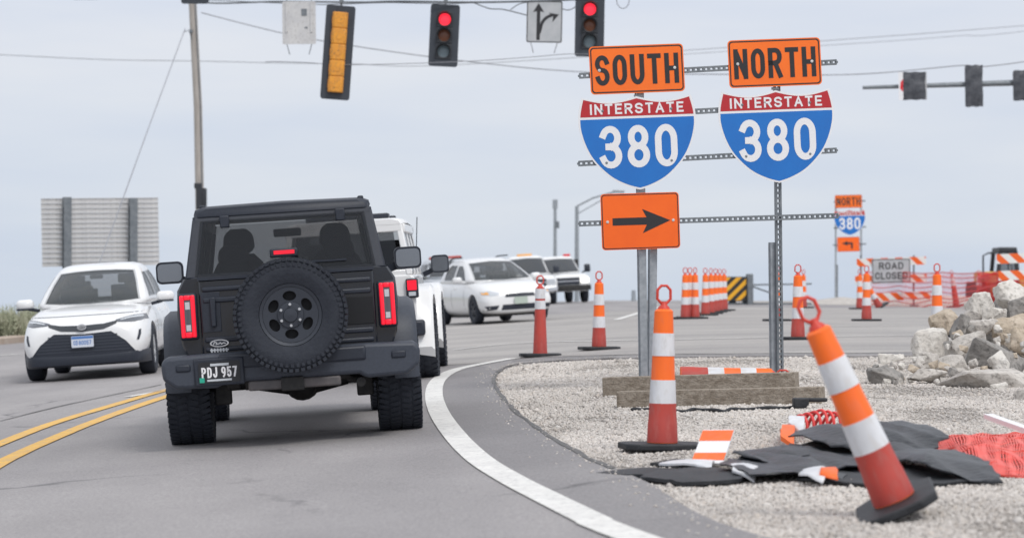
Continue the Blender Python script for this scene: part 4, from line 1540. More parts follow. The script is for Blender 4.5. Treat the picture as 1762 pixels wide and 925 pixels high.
# ================================================================== BROKEN CONCRETE PILE
def chunk(label, x, y, wpx, hpx, d, material, flat_=1.0, group=None, seed=0, roll=0.0, dep=None):
    r = random.Random(seed)
    if d < 25.7 and seed < 100:
        d = gp(x, y + hpx * .46).y + .15
    elif seed < 100:
        d -= 3.2
    wd, hd = wpx / FX * d * 1.08, hpx / FY * d * 1.12
    dp = dep or max(hd * 1.1, wd * .6)
    bm = bmesh.new()
    for i in range(15):
        v = Vector((r.uniform(-1, 1), r.uniform(-1, 1), r.uniform(-1, 1)))
        mxx = max(abs(v.x), abs(v.y), abs(v.z))
        v = v / mxx * r.uniform(.82, 1.0)
        bm.verts.new((v.x * wd / 2, v.y * dp / 2, v.z * hd / 2))
    bmesh.ops.convex_hull(bm, input=bm.verts)
    bmesh.ops.delete(bm, geom=[v for v in bm.verts if not v.link_faces], context='VERTS')
    bmesh.ops.dissolve_limit(bm, angle_limit=R(14), verts=bm.verts, edges=bm.edges)
    bmesh.ops.bevel(bm, geom=list(bm.edges), offset=min(wd, hd) * .045, segments=1, affect='EDGES')
    bmesh.ops.triangulate(bm, faces=bm.faces)
    for _ in range(3 if seed < 100 else 1):
        long_ = [e_ for e_ in bm.edges if e_.calc_length() > max(wd, hd) * .09]
        if long_:
            bmesh.ops.subdivide_edges(bm, edges=long_, cuts=1)
            bmesh.ops.triangulate(bm, faces=bm.faces)
    bm.normal_update()
    sc_ = min(wd, hd)
    o3 = Vector((seed * 3.7, seed * 1.3, 0))
    mv = []
    for v in bm.verts:
        p_ = v.co + o3
        n1 = mnoise.noise(p_ * (1.6 / sc_)) * .045
        n2 = mnoise.noise(p_ * (5.0 / sc_)) * .038
        n3 = abs(mnoise.noise(p_ * (11.0 / sc_))) * -.035
        mv.append(v.normal * (n1 + n2 + n3) * sc_)
    for v, d_ in zip(bm.verts, mv):
        v.co += d_
    me = bpy.data.meshes.new('concrete_chunk')
    bm.to_mesh(me)
    bm.free()
    o = link('concrete_chunk', me, material, None, 28)
    o.matrix_world = Matrix.Translation(P(x, y, d)) @ Matrix.Rotation(R(roll), 4, 'Y')
    return tag(o, label, 'concrete chunk', group)
RB = 'broken concrete in the rubble pile'
chunk('low flat concrete chunk at the left tip of the rubble pile', 1038, 354.5, 46, 17, 25.2, 'conc_dark', seed=1, group=RB, roll=3)
chunk('grey concrete chunk second from the left along the front of the pile', 1086, 354.5, 44, 17, 25.6, 'conc_mid', seed=2, group=RB)
chunk('long flat slab lying along the front foot of the rubble pile', 1152, 356.5, 112, 19, 25.6, 'conc_mid', seed=3, group=RB, roll=-1.5)
chunk('pale flat chunk lying behind the left tip of the pile', 1044, 339, 30, 12, 28.0, 'conc_pale', seed=4, group=RB)
chunk('large pale chunk in the middle left of the rubble pile', 1090, 326, 48, 32, 28.4, 'conc_pale', seed=5, group=RB, roll=-12)
chunk('tan chunk at the upper left edge of the pile below the cone', 1107, 305, 34, 24, 29.4, 'conc_tan', seed=6, group=RB, roll=-18)
chunk('pale upright boulder crowning the left of the pile', 1147, 288, 32, 26, 29.6, 'conc_pale', seed=7, group=RB, roll=-24)
chunk('big pale block at the top right of the pile', 1187, 274.5, 42, 26, 29.8, 'conc_pale', seed=8, group=RB, roll=-14)
chunk('tan block below the top right of the pile', 1184, 309, 46, 27, 28.6, 'conc_tan', seed=9, group=RB, roll=-8)
chunk('narrow grey slab in the centre of the pile', 1147, 308, 44, 15, 28.6, 'conc_mid', seed=10, group=RB, roll=-4)
chunk('long sloping grey slab in the middle of the pile', 1134, 326, 54, 24, 27.4, 'conc_mid', seed=11, group=RB, roll=-10)
chunk('large dark slab sloping down at the right edge', 1170, 336, 74, 28, 26.8, 'conc_dark', seed=12, group=RB, roll=14)
chunk('pale wedge standing on the front slab', 1173, 342, 22, 20, 26.0, 'conc_pale', seed=13, group=RB, roll=-30)
chunk('thin dark chunk standing on edge beside the sloping slab', 1125, 309, 15, 26, 28.2, 'conc_dark', seed=14, group=RB, roll=20)
chunk('dark wedge beneath the top right block', 1193, 289, 30, 18, 29.3, 'conc_dark', seed=15, group=RB, roll=-20)
chunk('pale chunk between the boulder and the tan block', 1165, 298, 30, 16, 29.0, 'conc_pale', seed=16, group=RB, roll=5)
chunk('dark chunk under the left boulder', 1138, 299, 22, 14, 29.2, 'conc_mid', seed=17, group=RB)
chunk('grey chunk wedged at the foot of the pale left chunk', 1092, 341, 30, 16, 27.0, 'conc_mid', seed=18, group=RB, roll=12)
chunk('grey chunk beneath the sloping slab', 1120, 342, 40, 16, 26.6, 'conc_mid', seed=19, group=RB)
chunk('tan sloping chunk cut by the right edge', 1196, 321, 34, 22, 27.8, 'conc_tan', seed=20, group=RB, roll=20)
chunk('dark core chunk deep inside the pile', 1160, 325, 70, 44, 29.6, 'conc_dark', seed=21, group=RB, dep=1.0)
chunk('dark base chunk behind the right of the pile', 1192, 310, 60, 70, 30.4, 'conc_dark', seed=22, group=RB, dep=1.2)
chunk('pale round chunk on the gravel in front of the long slab', 1170, 363.5, 22, 9, 24.3, 'conc_pale', seed=23, group=RB)
chunk('small chunk on the gravel at the right edge below the slab', 1196, 372, 12, 11, 23.0, 'conc_mid', seed=24, group=RB)
rr = random.Random(11)
for i in range(74):      # small rubble round the foot and in the gaps
    x = rr.uniform(1016, 1215)
    top = 345 - max(0, min(1, (x - 1060) / 110)) * 55
    y = rr.uniform(top, 364)
    d = 21.8 + (364 - y) / 75 * 4.6
    g_ = P(x, y, d)
    if y > 352:
        p2 = gp(x, y + 2)
        d = p2.y
    chunk('small broken concrete lump loose in the rubble pile', x, y - 1, rr.uniform(6, 15), rr.uniform(5, 9), d, rr.choice(['conc_pale', 'conc_mid', 'conc_mid', 'conc_dark', 'conc_tan']), seed=100 + i, group='small loose lumps of concrete', roll=rr.uniform(-30, 30))

# ================================================================== DEBRIS ON THE GRAVEL
def slab(name, label, cat, pts, th, material, lift=0.0, wav=0.0, dome=0.0, seed=0, group=None, tilt=0.0, grid=.032):
    """thin crumpled sheet lying on the ground: angular outline in photo positions on the ground"""
    r = random.Random(seed)
    base = [gp(*p) for p in pts]
    c = sum(base, Vector((0, 0))) / len(base)
    b2 = []
    for i, q_ in enumerate(resample(base, .06)):
        b2.append(q_ + Vector((r.uniform(-.012, .012), r.uniform(-.03, .03))) * min(1.0, wav * 60))
    n = len(b2)
    poly = [(p.x, p.y) for p in b2]
    pp = [Vector(p) for p in poly]
    x0, x1 = min(p[0] for p in poly), max(p[0] for p in poly)
    y0, y1 = min(p[1] for p in poly), max(p[1] for p in poly)
    y = y0 + grid
    while y < y1:
        x = x0 + grid * .5
        while x < x1:
            if inside((x, y), poly):
                pp.append(Vector((x + r.uniform(-.3, .3) * grid, y + r.uniform(-.3, .3) * grid)))
            x += grid
        y += grid * 1.6
    v2, es, fs, *_ = delaunay_2d_cdt(pp, [(i, (i + 1) % n) for i in range(n)], [], 1, 1e-5)
    fs = [tuple(f) for f in fs if inside(tuple(sum((v2[i] for i in f), Vector((0, 0))) / len(f)), poly)]
    R_ = max((p - c).length for p in base)
    top, bot = [], []
    so_ = Vector((seed * 5.1, seed * 2.3, 0))
    for p in v2:
        k_ = min((p - c).length / R_, 1)
        q3 = Vector((p.x, p.y, 0)) + so_
        fold = 1 - abs(mnoise.noise(Vector((q3.x * 2.2, q3.y * .9, 0)))) * 2.2
        fine = mnoise.noise(Vector((q3.x * 9, q3.y * 4, 2)))
        fold2 = 1 - abs(mnoise.noise(Vector((q3.x * 4.6 + q3.y * 1.5, q3.y * .7, 9)))) * 2.4
        h_ = (lift + tilt * (p.x - c.x)) * (.30 + .70 * (1 - k_ ** 3)) + dome * (1 - k_ ** 2) + wav * (1.5 * fold + 1.0 * fold2 + .5 * fine) * (1.15 - .5 * k_)
        h_ = max(h_, .003)
        z = G(p.x, p.y) + h_
        top.append((p.x, p.y, z + th))
        bot.append((p.x, p.y, z))
    m_ = len(top)
    mb = MB()
    mb.add(top + bot, fs + [tuple(i + m_ for i in reversed(f)) for f in fs])
    es_ = set()
    for f in fs:
        for i in range(len(f)):
            es_.add((f[i], f[(i + 1) % len(f)]))
    for (a, b) in es_:
        if (b, a) not in es_:
            mb.f.append((b, a, a + m_, b + m_))
    return tag(mb.build(name, material, None, 75), label, cat, group)
RM = 'black rubber bases and sheets heaped on the gravel'
slab('rubber_mat', 'lowest grey black mat with a thin edge under the heap, right of the leaning cone', 'rubber mat', [(935, 455), (1010, 460), (1108, 459), (1158, 455), (1118, 444), (1040, 441), (963, 443)], .012, 'rubber', .0, .010, .01, 1, RM)
slab('rubber_mat', 'long dark mat at the left end of the heap', 'rubber mat', [(842, 450), (878, 457), (985, 454), (1012, 444), (960, 434), (896, 434)], .009, 'plastic_sheet', .012, .024, .03, 2, RM)
slab('rubber_mat', 'creased mat on the heap just left of the leaning cone', 'rubber mat', [(909, 441), (950, 449), (1030, 447), (1080, 440), (1050, 428), (985, 425), (935, 428)], .008, 'plastic_sheet', .045, .022, .035, 3, RM)
slab('rubber_mat', 'topmost black mat of the heap behind the leaning cone', 'rubber mat', [(924, 433), (975, 440), (1072, 440), (1112, 433), (1062, 421), (990, 419), (948, 423)], .008, 'plastic_sheet', .10, .022, .045, 4, RM, tilt=-.02)
slab('rubber_mat', 'mat tongue stretching right under the red netting', 'rubber mat', [(1040, 446), (1090, 455), (1176, 459), (1158, 449), (1102, 438), (1060, 436)], .008, 'plastic_sheet', .045, .024, .03, 5, RM, tilt=-.03)
slab('rubber_mat', 'folded mat sticking out of the heap behind the striped panel', 'rubber mat', [(858, 444), (912, 448), (950, 443), (930, 433), (890, 431)], .008, 'plastic_sheet', .035, .024, .03, 9, RM)
slab('rubber_mat', 'flat black strip at the far left of the heap by the road edge', 'rubber mat', [(694, 449), (735, 452), (792, 451.5), (806, 447), (745, 445.5), (712, 446)], .022, 'rubber', .0, .004, .01, 6, RM)
slab('rubber_mat', 'black mat under the lower edge of the striped panel', 'rubber mat', [(750, 455), (800, 460), (868, 457), (885, 451), (830, 446), (775, 447)], .02, 'rubber', .0, .010, .015, 7, RM)
slab('rubber_mat', 'narrow black strip behind the striped panel', 'rubber mat', [(762, 439), (800, 441), (832, 439.5), (828, 436), (790, 435)], .02, 'rubber', .0, .004, .0, 8, RM)
# striped panel propped on the heap
a, b = gp(812, 442), gp(849, 442)
p0 = Vector((a.x, a.y, G(a.x, a.y) + .05))
p1 = Vector((b.x, b.y, G(b.x, b.y) + .05))
u = Vector((.09, .34, .155))
t = thing('striped_panel', 'white panel with two orange bands lying propped on the debris', 'barricade panel', Matrix.Translation(p0))
def quad3(f0, f1, off, th=.012):
    q0, q1 = p0 - p0 + u * f0, p1 - p0 + u * f0
    q2, q3 = p1 - p0 + u * f1, p0 - p0 + u * f1
    n_ = (q1 - q0).cross(q3 - q0).normalized()
    if n_.z < 0:
        n_ = -n_
    return [q + n_ * off for q in (q0, q1, q2, q3)] + [q + n_ * (off + th) for q in (q0, q1, q2, q3)]
MB().hexa(quad3(-.12, 1.0, 0)).build('panel', 'sign_white', t, 30)
MB().hexa(quad3(.62, .97, .0122, .002)).build('orange_band', 'cone_orange', t, 0)
MB().hexa(quad3(-.02, .22, .0122, .002)).build('orange_band', 'cone_orange', t, 0)
def sleeve(label, pts, material, band=None, seed=0):
    return slab('reflective_sleeve', label, 'reflective sleeve', pts, .012, material, .03, .012, .03, seed, 'torn reflective sleeves among the debris')
sleeve('white torn sleeve lying right of the striped panel', [(858, 455), (885, 456.5), (888, 449), (868, 447), (856, 450)], 'cone_white', seed=11)
sleeve('white strip lying under the striped panel', [(772, 446), (835, 447), (838, 442.5), (790, 441)], 'cone_white', seed=12)
sleeve('white scrap with faded orange end left of the leaning cone', [(937, 458), (965, 459.5), (968, 452), (948, 450)], 'cone_white', seed=13)
sleeve('faded orange scrap touching the leaning cone', [(962, 458.5), (982, 459), (980, 453), (966, 452)], 'cone_orange', seed=14)
o = slab('reflective_sleeve', 'orange scrap at the upper left of the black heap', 'reflective sleeve', [(914, 424), (930, 426), (932, 413), (920, 412)], .03, 'cone_orange', .03, .006, .06, 15, 'torn reflective sleeves among the debris')
o = slab('reflective_sleeve', 'white scrap beside the orange one at the top of the heap', 'reflective sleeve', [(924, 417), (942, 419), (943, 411), (926, 411)], .03, 'cone_white', .08, .006, .05, 16, 'torn reflective sleeves among the debris')
# red coil
mb = MB()
c = gp(951, 409)
for i in range(7):
    X0 = c.x + (i - 3) * .036
    pts = []
    for j in range(13):
        a_ = math.pi * j / 12
        pts.append((X0 + .030 * i * .3 - .10 * math.cos(a_) * .55 + .03 * math.sin(a_), c.y + .13 * math.cos(a_ + .5), G(X0, c.y) + .17 * math.sin(a_) * (1 - .06 * abs(i - 3))))
    mb.tube(pts, .011, 6)
tag(mb.build('fence_coil', 'red_mesh', None, 60), 'red springy coil of fence plastic standing behind the black heap', 'plastic coil')
# heap of red netting at the right edge
def netting():
    mb = MB()
    ga, gb, gc, gd = gp(1075, 416), gp(1235, 410), gp(1245, 452), gp(1120, 449)
    def hh(X, Y, u, v):
        return .02 + .085 * math.sin(math.pi * v) * min(1, 4 * u) * (.75 + .8 * mnoise.noise(Vector((X * 2.6, Y * 1.3, 0)))) + .03 * mnoise.noise(Vector((X * 9, Y * 5, 3)))
    for i in range(32):
        v = i / 31
        pts = []
        for j in range(40):
            u_ = j / 39
            q_ = ga.lerp(gb, u_).lerp(gd.lerp(gc, u_), v)
            q_ = q_ + Vector((.02 * mnoise.noise(Vector((j * .5, i * .3, 0))), .05 * mnoise.noise(Vector((j * .16, i * .16, 5)))))
            pts.append((q_.x, q_.y, G(q_.x, q_.y) + hh(q_.x, q_.y, u_, v)))
        mb.tube(pts, .0058, 4)
    for j in range(64):
        u_ = j / 63
        pts = []
        for i in range(18):
            v = i / 17
            q_ = ga.lerp(gb, u_).lerp(gd.lerp(gc, u_), v)
            q_ = q_ + Vector((.03 * mnoise.noise(Vector((i * .3, j * .2, 8))), 0))
            pts.append((q_.x, q_.y, G(q_.x, q_.y) + hh(q_.x, q_.y, u_, v) + .004))
        mb.tube(pts, .0058, 4)
    tag(mb.build('safety_fence', 'red_mesh_pale', None, 0, fix=False), 'crumpled red plastic netting heaped on the gravel at the right edge', 'safety fence')
netting()
a, b = gp(1158, 417), gp(1206, 424)
tag(MB().bar((a.x, a.y, G(a.x, a.y) + .17), (b.x, b.y, G(b.x, b.y) + .12), .06, .03).build('fence_post', 'sign_white', None, 30), 'white slat lying on top of the crumpled netting', 'fence post')
# black strap in front of the timber
pts = [gp(740, 387.5), gp(757, 386.5), gp(800, 388.5), gp(818, 386.8), gp(845, 388.6), gp(860, 387), gp(900, 386), gp(931, 384.8)]
mb = MB().tube([(p.x, p.y, G(p.x, p.y) + .016 + .006 * math.sin(i * 1.1)) for i, p in enumerate(smooth_curve(pts, 5))], .015, 7)
tag(mb.build('rubber_hose', 'rubber', None, 60), 'black rubber hose lying on the gravel before the front timber', 'hose')
a = gp(938, 385)
tag(MB().box((a.x, a.y, G(a.x, a.y) + .05), (.12, .12, .08)).box((a.x + .12, a.y, G(a.x, a.y) + .075), (.18, .05, .03)).build('connector_box', 'rubber', None, 30, bevel=.01), 'small black connector box at the right end of the hose', 'box')

# ================================================================== VEHICLES (local: x right of the driver's forward view, y forward, z up)
def tyre_wheel(root, x, y, r, wd, rim='rim_silver', style='spoke', side=1, name='wheel', lugs=0, axis='X', z=None):
    """wheel centred at x, y; side +1: face outwards to +x"""
    z = r if z is None else z
    rr = r * .62 if lugs == 0 else r * .56
    h = wd / 2
    pr = [(-h * .78, rr), (-h * .98, rr + (r - rr) * .35), (-h, r - .05), (-h * .86, r - .012), (-h * .5, r), (h * .5, r), (h * .86, r - .012), (h, r - .05), (h * .98, rr + (r - rr) * .35), (h * .78, rr)]
    w_ = MB().lathe(pr, 40, axis, (x, y, z), closed=True).build(name, 'tyre', root, 35)
    if lugs:
        tb = MB()
        N = lugs
        rows = [-.40, -.135, .135, .40]
        for k_, u in enumerate(rows):
            for i in range(N):
                a = 2 * math.pi * (i + .5 * (k_ % 2)) / N
                off = u * wd
                lw, lt = wd * .22, 2 * math.pi * r / N * .62
                rad = r - .005 if abs(u) < .3 else r - .009
                if axis == 'X':
                    c = Vector((x + off, y + rad * math.cos(a), z + rad * math.sin(a)))
                    m = Matrix.Rotation(a, 3, 'X')
                    tb.box(c, (lw, .024, lt), m @ Matrix.Rotation(.25 * (1 if k_ % 2 else -1), 3, 'Y'))
                else:
                    c = Vector((x + rad * math.cos(a), y + off, z + rad * math.sin(a)))
                    m = Matrix.Rotation(-a, 3, 'Y')
                    tb.box(c, (.024, lw, lt), m)
        # side lugs on the shoulders
        for s_ in (-1, 1):
            for i in range(N):
                a = 2 * math.pi * (i + .25) / N
                rad = r - .045
                if axis == 'X':
                    c = Vector((x + s_ * (h + .002), y + rad * math.cos(a), z + rad * math.sin(a)))
                    tb.box(c, (.007, .034, 2 * math.pi * r / N * .5), Matrix.Rotation(a, 3, 'X'))
                else:
                    c = Vector((x + rad * math.cos(a), y + s_ * (h + .002), z + rad * math.sin(a)))
                    tb.box(c, (.028, .007, 2 * math.pi * r / N * .5), Matrix.Rotation(-a, 3, 'Y'))
        tr = tb.build('tread', 'tyre', w_, 0)
        struct(tr, 'stuff')
    def pt(u, a, q):
        """u outwards, polar a, radius q"""
        if axis == 'X':
            return Vector((x + side * u, y + q * math.cos(a), z + q * math.sin(a)))
        return Vector((x + q * math.cos(a), y + side * u, z + q * math.sin(a)))
    rb = MB()
    f = h * .62
    sgn = side
    rb.lathe([(sgn * (-h * .5), rr), (sgn * f, rr + .004), (sgn * (f + .02), rr - .004), (sgn * (f + .012), rr - .028), (sgn * (f - .07), rr - .045), (sgn * (f - .075), 0)], 36, axis, (x, y, z))
    if style == 'spoke':
        for i in range(10):
            a = 2 * math.pi * i / 10 + (.09 if i % 2 else -.09)
            rb.bar(pt(f + .004, a, .04), pt(f, a, rr - .012), .035, .03)
        rb.lathe([(sgn * (f - .04), .075), (sgn * (f + .012), .07), (sgn * (f + .018), 0)], 16, axis, (x, y, z))
    else:
        # dished disc with six open oval pockets, dark behind
        out_, N_ = [], 40
        loops = [[((rr - .03) * math.cos(2 * math.pi * i / N_), (rr - .03) * math.sin(2 * math.pi * i / N_)) for i in range(N_)]]
        for i in range(6):
            a = 2 * math.pi * (i + .5) / 6
            cxx, czz = .60 * rr * math.cos(a), .60 * rr * math.sin(a)
            L_ = []
            for j in range(14):
                t_ = 2 * math.pi * j / 14
                pr_, pt_ = .155 * rr * math.cos(t_), .215 * rr * math.sin(t_)
                L_.append((cxx + pr_ * math.cos(a) - pt_ * math.sin(a), czz + pr_ * math.sin(a) + pt_ * math.cos(a)))
            loops.append(L_)
        pv, pe = [], []
        for L_ in loops:
            o_ = len(pv)
            pv += [Vector(q) for q in L_]
            pe += [(o_ + i, o_ + (i + 1) % len(L_)) for i in range(len(L_))]
        dv, de, df, *_ = delaunay_2d_cdt(pv, pe, [], 1, 1e-5)
        def uo(q):
            rad_ = q.length / rr
            return f + .018 - .02 * (1 - rad_) ** 1.0
        o_ = len(rb.v)
        for dd in (0.0, .03):
            for q in dv:
                rb.v.append(tuple(pt(uo(q) - dd, math.atan2(q.y, q.x), q.length)))
        nn_ = len(dv)
        seen_ = set()
        for f_ in df:
            cc = sum((dv[i] for i in f_), Vector((0, 0))) / len(f_)
            if any(inside((cc.x, cc.y), L_) for L_ in loops[1:]) or not inside((cc.x, cc.y), loops[0]):
                continue
            rb.f.append(tuple(o_ + i for i in f_))
            for i in range(len(f_)):
                seen_.add((f_[i], f_[(i + 1) % len(f_)]))
        for (a_, b_) in seen_:
            if (b_, a_) not in seen_:
                rb.f.append((o_ + b_, o_ + a_, o_ + a_ + nn_, o_ + b_ + nn_))
        rb.lathe([(sgn * (f + .0), .10), (sgn * (f + .022), .095), (sgn * (f + .026), .055), (sgn * (f + .042), .05), (sgn * (f + .046), 0)], 24, axis, (x, y, z))
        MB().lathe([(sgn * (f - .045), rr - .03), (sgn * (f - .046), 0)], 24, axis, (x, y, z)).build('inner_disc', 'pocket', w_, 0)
    o = rb.build('rim', rim, w_, 35)
    if style != 'spoke':
        nb = MB()
        for i in range(6):
            a = 2 * math.pi * (i + .5) / 6
            p_ = pt(f + .02, a, .078)
            n_ = pt(f + .05, a, .078)
            nb.tube([p_, n_], .011, 6)
        struct(nb.build('lug_nut', 'chrome', o, 30), 'stuff')
    return w_

def eval_mesh(o):
    bpy.context.view_layer.update()
    dg = bpy.context.evaluated_depsgraph_get()
    return bpy.data.meshes.new_from_object(o.evaluated_get(dg))

def body_mesh(secs, cuts=(), subs=2, name='body'):
    """closed loft of half sections [(y, [(x, z)...])], smoothed, wheel arches cut out"""
    mb = MB()
    loops = []
    for y, half in secs:
        right = [(x, y, z) for x, z in half]
        left = [(-x, y, z) for x, z in reversed(half)]
        if abs(half[0][0]) < 1e-6:
            left = left[:-1]
        if abs(half[-1][0]) < 1e-6:
            left = left[1:]
        loops.append(right + left)
    mb.loft(loops)
    o = mb.build('tmp_body', None, None, 0)
    if subs:
        md = o.modifiers.new('s', 'SUBSURF')
        md.levels = subs
        md.render_levels = subs
    tmp = []
    for (cy, cz, cr, x0, x1) in cuts:
        c = MB().lathe([(x0, cr), (x1, cr)], 40, 'X', (0, cy, cz)).build('tmp_cut', None, None, 0)
        md = o.modifiers.new('b', 'BOOLEAN')
        md.operation = 'DIFFERENCE'
        md.solver = 'EXACT'
        md.object = c
        tmp.append(c)
    me = eval_mesh(o)
    for t_ in tmp + [o]:
        m_ = t_.data
        bpy.data.objects.remove(t_)
        bpy.data.meshes.remove(m_)
    me.name = name
    return me

def bvh_of(*meshes):
    vs, fs = [], []
    for me in meshes:
        o = len(vs)
        vs += [v.co.copy() for v in me.vertices]
        fs += [tuple(i + o for i in p.vertices) for p in me.polygons]
    return BVHTree.FromPolygons(vs, fs)

def patch(bvh, outline, view, off=.004, th=.012, grid=.06, far=5.0, seg=.05, closed_curve=False):
    """panel that hugs the body: outline in the view plane, dropped onto the surface.
    view: 'front' / 'rear' (x, z), 'right' / 'left' (y, z), 'top' (x, y)"""
    dirs = {'front': Vector((0, -1, 0)), 'rear': Vector((0, 1, 0)), 'right': Vector((-1, 0, 0)), 'left': Vector((1, 0, 0)), 'top': Vector((0, 0, -1))}
    d = dirs[view]
    def lift(a, b):
        if view in ('front', 'rear'):
            return Vector((a, 0, b)) - d * far
        if view in ('right', 'left'):
            return Vector((0, a, b)) - d * far
        return Vector((a, b, 0)) - d * far
    if view == 'front':
        def lift(a, b):
            return Vector((a, 12, b))
    b2 = smooth_curve(outline, 6, True) if closed_curve else resample(outline, seg)
    n = len(b2)
    poly = [(p.x, p.y) for p in b2]
    pts = [Vector(p) for p in poly]
    x0, x1 = min(p[0] for p in poly), max(p[0] for p in poly)
    y0, y1 = min(p[1] for p in poly), max(p[1] for p in poly)
    y = y0 + grid * .6
    while y < y1:
        x = x0 + grid * .6
        while x < x1:
            if inside((x, y), poly):
                pts.append(Vector((x, y)))
            x += grid
        y += grid
    vs, es, fs, *_ = delaunay_2d_cdt(pts, [(i, (i + 1) % n) for i in range(n)], [], 1, 1e-5)
    top, bot = [], []
    for p in vs:
        o = lift(p.x, p.y)
        hit, nr, _, _ = bvh.ray_cast(o, d)
        if hit is None:
            hit, nr, _, _ = bvh.find_nearest(o + d * (far if view != 'front' else 10))
        if nr.dot(d) > 0:
            nr = -nr
        q = (nr - d * .6).normalized()
        top.append(hit + q * off)
        bot.append(hit - q * th)
    f3 = [tuple(f) for f in fs if inside(tuple(sum((vs[i] for i in f), Vector((0, 0))) / len(f)), poly)]
    mb = MB()
    k_ = len(top)
    mb.add(top + bot, f3 + [tuple(i + k_ for i in reversed(f)) for f in f3])
    # skirt along boundary edges
    cnt = {}
    for f in f3:
        for i in range(len(f)):
            e = (f[i], f[(i + 1) % len(f)])
            cnt[e] = 1
    for (a, b) in list(cnt):
        if (b, a) not in cnt:
            mb.f.append((b, a, a + k_, b + k_))
    return mb

def mirror_x(outline):
    return [(-a, b) for a, b in reversed(outline)]

def half(zb, wl, wm, wt, zm, zs, zt, zr=None):
    zr = zr if zr is not None else zb + .12
    return [(0, zb), (wl * .85, zb), (wl, zr), (wm, zm), (wt, zs), (wt * .72, zt), (0, zt + .012)]

def cabin_mesh(rows, n=10):
    """rows: (z, y_rear, y_front, half width rear, half width front, bulge) stacked upwards"""
    loops = []
    for z, yr, yf, wr, wf, bu in rows:
        L = []
        ym = (yr + yf) / 2
        pts = [(0, yr - bu * .6), (wr * .6, yr - bu * .4), (wr * .95, yr + .06), (wr * 1.01, yr + .35), ((wr + wf) / 2 * 1.02, ym), (wf * 1.01, yf - .35), (wf * .95, yf - .06), (wf * .6, yf + bu * .7), (0, yf + bu)]
        L = [(x, y, z) for x, y in pts] + [(-x, y, z) for x, y in reversed(pts[1:-1])]
        loops.append(L)
    o = MB().loft(loops).build('tmp_cabin', None, None, 0)
    md = o.modifiers.new('s', 'SUBSURF')
    md.levels = 2
    md.render_levels = 2
    me = eval_mesh(o)
    m_ = o.data
    bpy.data.objects.remove(o)
    bpy.data.meshes.remove(m_)
    return me

def hollow(me, paint, cutters):
    """open the windows right through a solid cabin; the cut faces take the dark lining"""
    o = link('tmp_cab', me.copy(), paint, None, 0)
    o.data.materials.append(M['seat'])
    tmp = []
    for c in cutters:
        q = c.build('tmp_cut', 'seat', None, 0)
        md = o.modifiers.new('b', 'BOOLEAN')
        md.operation = 'DIFFERENCE'
        md.solver = 'EXACT'
        md.material_mode = 'TRANSFER'
        md.object = q
        tmp.append(q)
    out = eval_mesh(o)
    for t_ in tmp + [o]:
        m_ = t_.data
        bpy.data.objects.remove(t_)
        bpy.data.meshes.remove(m_)
    return out

def shrink(poly, k_=.965):
    c = sum((Vector(p) for p in poly), Vector((0, 0))) / len(poly)
    return [tuple(c + (Vector(p) - c) * k_) for p in poly]

def door_mirror(root, x, y, z, side, shell, w_=.22, h_=.15, face='mirror', back=True):
    """side mirror: rounded shell, its glass on the rearward side"""
    sh = MB()
    secs = []
    for yy, k_ in ((.09, .55), (.06, .85), (.0, 1.0), (-.05, .98)):
        secs.append([(x + a * k_, y + yy, z + b * k_) for a, b in rrect(w_, h_, .045, 3)])
    sh.loft(secs)
    sh.bar((x - side * w_ * .35, y, z - h_ * .3), (x - side * (w_ * .5 + .10), y + .03, z - h_ * .55), .05, .06)
    o = sh.build('wing_mirror', shell, root, 40)
    MB().prism(rrect(w_ * .86, h_ * .80, .035, 3, x, z), y - .054, y - .051).build('mirror_glass', face, o, 0)
    return o

# ------------------------------------------------------------------ the black off-roader seen from behind
bx_ = P(348.0, 414, 18.1)
BM = gframe(bx_.x, 18.1, (-.080, 1), ROAD_T)
V = thing('off_roader', 'black boxy off-roader seen from behind with spare wheel and lit brake lamps', 'off-roader', BM)
# tub: flat tailgate, straight sides
def tubsec(y, k_=1.0, top=1.285):
    return (y, [(0, .60), (.60 * k_, .60), (.76 * k_, .66), (.815 * k_, .80), (.835 * k_, 1.02), (.825 * k_, 1.20), (.775 * k_, top), (.40, top + .006), (0, top + .008)])
tub = body_mesh([tubsec(.05, .97), tubsec(.07, .99), tubsec(.30), tubsec(1.6), tubsec(2.9), tubsec(3.1, 1.0, 1.24), tubsec(4.3, .98, 1.21), tubsec(4.42, .95, 1.15)],
                cuts=[(.98, .50, .50, .50, 1.2), (.98, .50, .50, -1.2, -.50), (3.93, .50, .50, .50, 1.2), (3.93, .50, .50, -1.2, -.50)], subs=0)
o = link('body', tub, 'black_paint', V, 32, bevel=.018, seg=3)
# tailgate with its pressings
tg = MB().bx(-.655, .655, .012, .08, .70, 1.272).build('tailgate', 'black_paint', V, 30, bevel=.014)
for z0, z1 in ((1.185, 1.215), (1.10, 1.135), (.805, .84), (.735, .765)):
    MB().bx(-.63, .63, -.004, .035, z0 - .004, z1 + .004).build('pressing', 'black_trim', tg, 30, bevel=.013)
MB().bx(-.575, -.535, -.028, .02, .92, 1.14).build('handle', 'black_trim', tg, 30, bevel=.008)
MB().bx(-.64, -.50, .004, .02, .88, 1.18).build('handle_recess', 'black_trim', tg, 30, bevel=.004)
for s_ in (-1, 1):
    lo, hi = sorted((s_ * .40, s_ * .64))
    if s_ > 0:
        MB().bx(lo, hi, .006, .03, .865, 1.075).build('gate_recess_shade', 'pocket', tg, 30, bevel=.006)  # shade of the tailgate recess put into the colour of a near-black panel
MB().bx(-.66, .66, .0, .06, 1.268, 1.292).build('gate_seal', 'black_trim', tg, 30)
